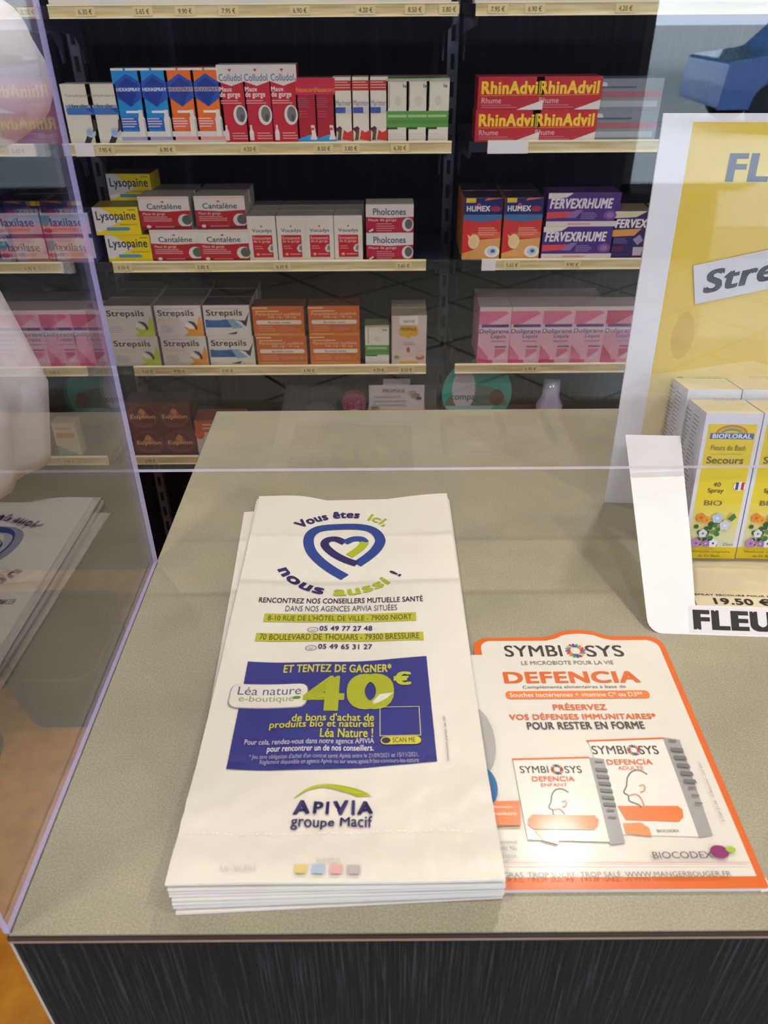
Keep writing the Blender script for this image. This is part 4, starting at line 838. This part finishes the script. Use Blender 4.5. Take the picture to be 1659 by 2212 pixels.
# front frame: a sloping die-cut card with wings and lip
SA = Vector((0, .1335, .1108)); SN = SA.length; D_ = SA.normalized(); Nn = Vector((0, -D_.z, D_.y))
def fm(X, s, h): p = Vector((0, .4655, 0)) + D_*s + Nn*h; return (X-ox, p.y-oy, p.z)
def card(pts, m, name, thick=.0006):
    b = MB(fm); n = len(pts); vs = [fm(p[0], p[1], 0) for p in pts] + [fm(p[0], p[1], -thick) for p in pts]
    b.add(vs, [tuple(range(n)), tuple(range(n, 2*n))[::-1]] + [(i, i+n, (i+1) % n+n, (i+1) % n) for i in range(n)], m); return b.build(name, t)
WI = .262; rc = .012
pts = corner(DX0+rc, rc, rc, 180, 270, 6) + corner(DX1-rc, rc, rc, 270, 360, 6) + [(DX1, SN), (DX1-.046, SN), (DX1-.050, .024), (.2535, .024), (WI-.008, SN*.45), (WI-.010, SN), (DX0-.0095, SN)]
FF = card(pts, M_card, 'front_frame')
b = MB(fm, .0001); b.R(.2475, .001, DX1-.03, .0235, mat('#dfdde6', .4)); b.T('FLEURS', .2510, .0040, .3500, .0205, '#0c0c10', .07); b.build('name_strip', FF)['label'] = 'white strip with heavy black lettering'
b = MB(); b.box(.250-ox, .478-oy, .0005, DX1-.004-ox, .66-oy, .0022, mat('#ddd3b4', .5))
b.box(.2655-ox, .552-oy, .0022, DX1-.05-ox, .553-oy, .006, mat('#ddd3b4', .5)); b.build('tray', t)
b = MB(lambda X, Yw, h: (X-ox, Yw-oy, .0024+.0008+h), .0002); b.box(.262-ox, .494-oy, .0022, .345-ox, .5145-oy, .0032, mat('#d8cfb4', .4)); b.k = 1
b.T('SPRAY SECOURS POUR BESOIN', .2635,   .5118, .343, .5140, '#4a4638', .01); b.T('19.50 €', .2775, .5005, .3245, .509, '#15140f', .03); b.build('price_card', t)
tag(t, 'white and yellow cardboard counter display for flower remedies', 'display')

# flower remedy boxes
bw, bh, bd = .0472, .136, .0425
def d_front(b):
    Y1 = '#e6cf2e'
    b.R(0,0,1,1,'#dedff0'); b.R(.07,.08,.93,.93,Y1); 
    for i, c in enumerate(('#e6d254','#e6d775','#e2d88e','#dcd8a4','#d6d6b8')): b.R(.07,.40-i*.065,.93,.335+.065-i*.065-.0 if i == 0 else .40-i*.065+.0, c) if False else b.R(.07,.08,.93,.40-i*.06,c)
    b.R(0,0,1,.085,'#dcc012')
    for i in range(5): b.L([(.5+(.27-i*.03)*math.cos(a*math.pi/12), .872+(.05-i*.007)*math.sin(a*math.pi/12)) for a in range(13)], .005, ['#c8504c','#d8884c','#d8c04c','#6aa86c','#6a7cc0'][i], .02)
    b.R(.13,.835,.90,.872,'#3f68b8'); b.T('BIOFLORAL',.17,.839,.86,.868,'#dfe6f4',.04)
    b.T('Fleurs de Bach',.18,.76,.8,.795,'#776b3a'); b.L([(.2,.735),(.78,.735)],.002,'#9a8c50'); b.T('Secours',.14,.672,.8,.718,'#5a5648',.01)
    b.T('40',.34,.515,.48,.545,'#5e5634',.01); b.T('Spray',.26,.465,.55,.505,'#5e5634',.01); b.E(.82,.52,.11,.032,'#e8e8f0'); b.R(.75,.495,.8,.547,'#3350a0'); b.R(.85,.495,.9,.547,'#c0303c'); b.T('BIO',.24,.385,.56,.42,'#6e6a48')
    rs = random.Random(3)
    for i in range(26): b.E(.12+rs.random()*.5, .10+rs.random()*.17, .045, .016, rs.choice(['#3f7a34','#5c8e40','#4a7a4a','#2f5e30']), 8)
    for cx_, cy_, r, c, cc_ in ((.22,.30,.09,'#e08a24','#c05818'),(.33,.285,.07,'#e89a30','#c86a1c'),(.52,.30,.1,'#b6c4e6','#dfe4f4'),(.68,.25,.1,'#c3d0ea','#e6eaf6'),(.30,.19,.08,'#d9daec','#8a6aa8'),(.52,.12,.085,'#e4e4f0','#4450a8'),(.2,.12,.09,'#b682c4','#8a50a0'),(.38,.12,.07,'#a670b8','#d8c0e0')):
        for k in range(5):
            a = 2*math.pi*k/5+.3; b.E(cx_+r*.55*math.cos(a), cy_+r*.2*math.sin(a), r*.5, r*.18, c, 10)
        b.E(cx_, cy_, r*.28, r*.1, cc_, 8)
    b.P([(.7,.3),(.8,.34),(.86,.31),(.78,.28)],'#4a7a3c'); b.T('25ml',.7,.105,.88,.125,'#4c5488',.01)
    b.T('Méthode originale',.12,.05,.86,.068,'#6a5c20',.01); b.T('du Dr Bach',.28,.022,.68,.04,'#6a5c20',.01)
def flowerbox():
    b = MB(lambda u, v, k: ((u)*bw, -k, v*bh), .00003)
    b.box(0,0,0,bw,bd,bh, mat('#d3d6ea', .35), mat('#e6e0b8', .35)); b.box(0,0,bh-.0004,bw,.0016,bh+.0002, mat('#dedff0', .35)); d_front(b)
    rs = random.Random(5)      # small print on the left side, upper and lower blocks
    b.fn = lambda u, v, k: (-k, bd*(1-u), v*bh)
    for i in range(34):
        for u0 in (.08, .54):
            v = .95-i*.026
            if v > .06: b.R(u0, v, u0+.36*(.6+.4*rs.random()), v+.007, '#7a7c90')
    b.fn = lambda u, v, k: (u*bw, v*bd, bh+k); b.T('FLEURS DE BACH',.3,.62,.8,.68,'#8a8050'); b.T('Fleurs de secours',.26,.45,.78,.51,'#8a8050'); b.T('spray',.6,.2,.72,.25,'#8a8050')
    return b.build('remedy_box')
fb = flowerbox(); first = True
for j in range(3):
    for q in range(2):
        o = fb if first else fb.copy()
        if not first: C.objects.link(o)
        first = False
        o.location = (.2700+j*.0485, .5575+q*.0455-j*.0012, ZC+.0065); o.rotation_euler = (math.radians(-10.0), 0, math.radians(-2.4))
        if q: o.location.y += .001
        tag(o, ['yellow and white flower remedy box, front left one beside the white wing', 'yellow and white flower remedy box behind the front left one', 'yellow and white flower remedy box in front, cut by the right frame edge', 'yellow and white flower remedy box behind the one at the frame edge', 'front yellow flower remedy box just outside the right frame edge', 'rear yellow flower remedy box just outside the right frame edge'][j*2+q], 'box', 'flower remedy boxes')

# ================================================================== LOW POUF seen through the side screen
t = empty('floor_pouf', (-.80, 1.38, 0)); M_s = mat('#2f2b2b', .75)
sp = corner(-.705, 1.275, .045, -90, 0, 6) + corner(-.72, 1.46, .06, 0, 90, 6) + corner(-.98, 1.46, .05, 90, 190, 6) + corner(-.805, 1.275, .045, 215, 270, 5)
b = MB(); b.prism([(p[0]+.80, p[1]-1.38) for p in sp], 0, .19, M_s); bevel(b.build('cushion_body', t), .02, 4)
b = MB(); b.tube([(p[0]+.80, p[1]-1.38, .165) for p in sp+[sp[0]]], .0035, mat('#45403f', .7), 6); b.build('piping', t)
tag(t, 'low dark grey pouf on the orange floor, seen through the side screen', 'pouf')

# ================================================================== PERSON IN WHITE COAT
P = empty('person', (-.88, 1.12, 0)); px_, py_ = -.88, 1.12
def skin(name, verts, edges, radii, m, sub=2, parent=P):
    me = bpy.data.meshes.new(name); me.from_pydata([(v[0]-px_, v[1]-py_, v[2]) for v in verts], edges, []); me.materials.append(m)
    o = bpy.data.objects.new(name, me); C.objects.link(o); o.parent = parent
    md = o.modifiers.new('skin', 'SKIN'); md.use_smooth_shade = True
    for i, r in enumerate(radii): me.skin_vertices[0].data[i].radius = (r if isinstance(r, tuple) else (r, r)); 
    me.skin_vertices[0].data[0].use_root = True
    s_ = o.modifiers.new('sub', 'SUBSURF'); s_.levels = sub; s_.render_levels = sub; return o
# head, neck, trunk, legs and hands; the elbow stands out to the right of the trunk
cx_, cy_ = px_, py_
V = [(cx_,cy_,.98),(cx_,cy_,1.15),(cx_,cy_,1.34),(cx_,cy_,1.46),(cx_,cy_,1.54),(cx_,cy_-.01,1.62),(cx_,cy_-.02,1.71),(cx_,cy_-.01,1.77),
     (cx_+.04,cy_,.90),(cx_-.02,cy_-.01,.50),(cx_-.02,cy_+.05,.09),(cx_-.02,cy_-.05,.045),
     (cx_-.17,cy_,.90),(cx_-.17,cy_-.01,.50),(cx_-.17,cy_,.09),(cx_-.17,cy_-.1,.045),
     (cx_+.17,cy_,1.44),(cx_+.40,cy_-.06,1.365),(cx_+.14,cy_-.22,1.33),(cx_+.08,cy_-.25,1.32),
     (cx_-.17,cy_,1.44),(cx_-.24,cy_-.02,1.16),(cx_-.20,cy_-.2,1.02),(cx_-.18,cy_-.27,1.0)]
Ed = [(0,1),(1,2),(2,3),(3,4),(4,5),(5,6),(6,7),(0,8),(8,9),(9,10),(10,11),(0,12),(12,13),(13,14),(14,15),(3,16),(16,17),(17,18),(18,19),(3,20),(20,21),(21,22),(22,23)]
Ra = [(.15,.11),(.13,.095),(.14,.10),(.10,.07),.05,(.065,.075),(.075,.095),(.05,.06),.08,.055,.038,.035,.08,.055,.038,.035,.055,.04,.027,.025,.055,.04,.027,.025]
skin('body', V, Ed, Ra, mat('#c99a7e', .55), 2)
def hand(wx, wy, wz, d):
    hv = [(wx,wy,wz),(wx+d[0]*.05,wy+d[1]*.05,wz+d[2]*.05)]; he = [(0,1)]; hr = [.02,(.026,.014)]
    perp = Vector(d).cross(Vector((0,0,1))).normalized(); dd = Vector(d)
    for k in range(4):
        base = Vector(hv[1]) + perp*((k-1.5)*.019); ln = (.06,.075,.07,.055)[k]; i = len(hv)
        hv += [tuple(base+dd*.025), tuple(base+dd*(.025+ln*.5)+Vector((0,0,-.006))), tuple(base+dd*(.025+ln*.85)+Vector((0,0,-.025)))]
        he += [(1,i),(i,i+1),(i+1,i+2)]; hr += [.009,.0085,.0075]
    i = len(hv); b0 = Vector(hv[0]) + dd*.015
    hv += [tuple(b0-perp*.032), tuple(b0-perp*.045+dd*.03)]; he += [(0,i),(i,i+1)]; hr += [.011,.009]
    skin('hand', hv, he, hr, mat('#c99a7e', .55), 2)
hand(cx_+.08, cy_-.25, 1.32, Vector((-.8,-.55,.1)).normalized()); hand(cx_-.18, cy_-.27, 1.0, Vector((.3,-.95,0)).normalized())
skin('trousers', [(cx_,cy_,.99),(cx_+.04,cy_,.9),(cx_-.02,cy_-.01,.5),(cx_-.02,cy_+.05,.1),(cx_-.17,cy_,.9),(cx_-.17,cy_-.01,.5),(cx_-.17,cy_,.1)], [(0,1),(1,2),(2,3),(0,4),(4,5),(5,6)], [(.165,.12),.095,.075,.065,.095,.075,.065], mat('#232530', .85))
b = MB(); n = 20
vs = []; fs = []
for i in range(11):
    for k in range(n):
        th_ = math.pi*.62*i/10; ph = 2*math.pi*k/n; vs.append((.088*math.sin(th_)*math.cos(ph), .105*math.sin(th_)*math.sin(ph)+.012, 1.725-.02+.10*math.cos(th_)))
for i in range(10):
    for k in range(n): fs.append((i*n+k, i*n+(k+1)%n, (i+1)*n+(k+1)%n, (i+1)*n+k))
b.add(vs, fs, mat('#3a2a20', .7)); b.build('hair', P, True)
fb_ = MB()
for sx in (-.03,.03): fb_.tube([(sx-.012,-.115,1.69),(sx,-.119,1.692),(sx+.012,-.115,1.69)], [.003,.006,.003], mat('#2a2420',.3), 8)
fb_.tube([(-.022,-.108,1.632),(0,-.113,1.63),(.022,-.108,1.632)], [.002,.005,.002], mat('#a86058',.5), 8); fb_.build('eyes_and_mouth', P, True)
skin('nose', [(px_,py_-.105,1.695),(px_,py_-.128,1.66)], [(0,1)], [.008,.014], mat('#c99a7e',.55))
# coat: shell of revolution with folds, open at the front, two flaps
def coat(name, a0, a1, prof, grow, seed, n=70):
    b = MB(); vs = []; m = 30
    for j in range(m+1):
        t_ = j/m; 
        for i in range(n+1):
            s_ = i/n; a = math.radians(a0+(a1-a0)*s_)
            zz, rx, ry = prof(t_, s_)
            f_ = 1 + .045*(1-t_)*math.sin(9*a+seed) + .02*(1-t_)*math.sin(17*a+2*seed+3*t_)
            vs.append(((rx+grow)*f_*math.cos(a), (ry+grow)*f_*math.sin(a), zz))
    b.add(vs, [(j*(n+1)+i, j*(n+1)+i+1, (j+1)*(n+1)+i+1, (j+1)*(n+1)+i) for j in range(m) for i in range(n)], M_cloth)
    o = b.build(name, P, True); md = o.modifiers.new('cloth', 'SOLIDIFY'); md.thickness = .004; return o
def lerp(tb, t_):
    for (t0, v0), (t1, v1) in zip(tb, tb[1:]):
        if t_ <= t1: k = (t_-t0)/(t1-t0); return [a+(c-a)*k for a, c in zip(v0, v1)]
    return list(tb[-1][1])
def prof(t_, s_):
    hem = .775 + .05*max(0, math.sin(math.pi*s_))**4
    z_ = hem + (1.49-hem)*t_
    rx, ry = lerp([(0,(.30,.21)),(.2,(.335,.21)),(.42,(.30,.17)),(.6,(.20,.145)),(.85,(.19,.13)),(.95,(.17,.10)),(1,(.09,.07))], t_)
    return z_, rx, ry
coat('coat', -62, 262, prof, 0.0, .4)
def prof2(t_, s_):
    z_, rx, ry = prof(t_, .1); return z_-.045*(1-t_), rx, ry
coat('coat_flap', 256, 300, prof2, .018, 2.0, 16)
for fx, fy in ((-.02,.05),(-.17,0)):
    skin('shoe', [(cx_+fx,cy_+fy+.02,.042),(cx_+fx,cy_+fy-.08,.04),(cx_+fx,cy_+fy-.15,.032)], [(0,1),(1,2)], [.042,.044,.03], mat('#1d1c1e', .4), 2)
def sleeve(pts, rs, name):
    q = smoothp(pts, 6); rr = [x[0] for x in smoothp([(r,) for r in rs], 6)]
    b = MB(); b.tube([(p[0]-px_, p[1]-py_, p[2]) for p in q], [r*(1+.035*math.sin(i*1.3)+.02*math.sin(i*2.9)) for i, r in enumerate(rr)], M_cloth, 24); b.build(name, P, True)
sleeve([(cx_+.13,cy_,1.44),(cx_+.27,cy_-.03,1.405),(cx_+.400,cy_-.06,1.358),(cx_+.29,cy_-.16,1.35),(cx_+.14,cy_-.22,1.335)], [.08,.082,.080,.066,.05], 'raised_sleeve')
sleeve([(cx_-.15,cy_,1.45),(cx_-.22,cy_-.02,1.3),(cx_-.25,cy_-.03,1.16),(cx_-.22,cy_-.14,1.06),(cx_-.20,cy_-.2,1.02)], [.07,.066,.06,.055,.05], 'lowered_sleeve')
tag(P, 'person in an open white coat behind the side screen, elbow raised', 'person')
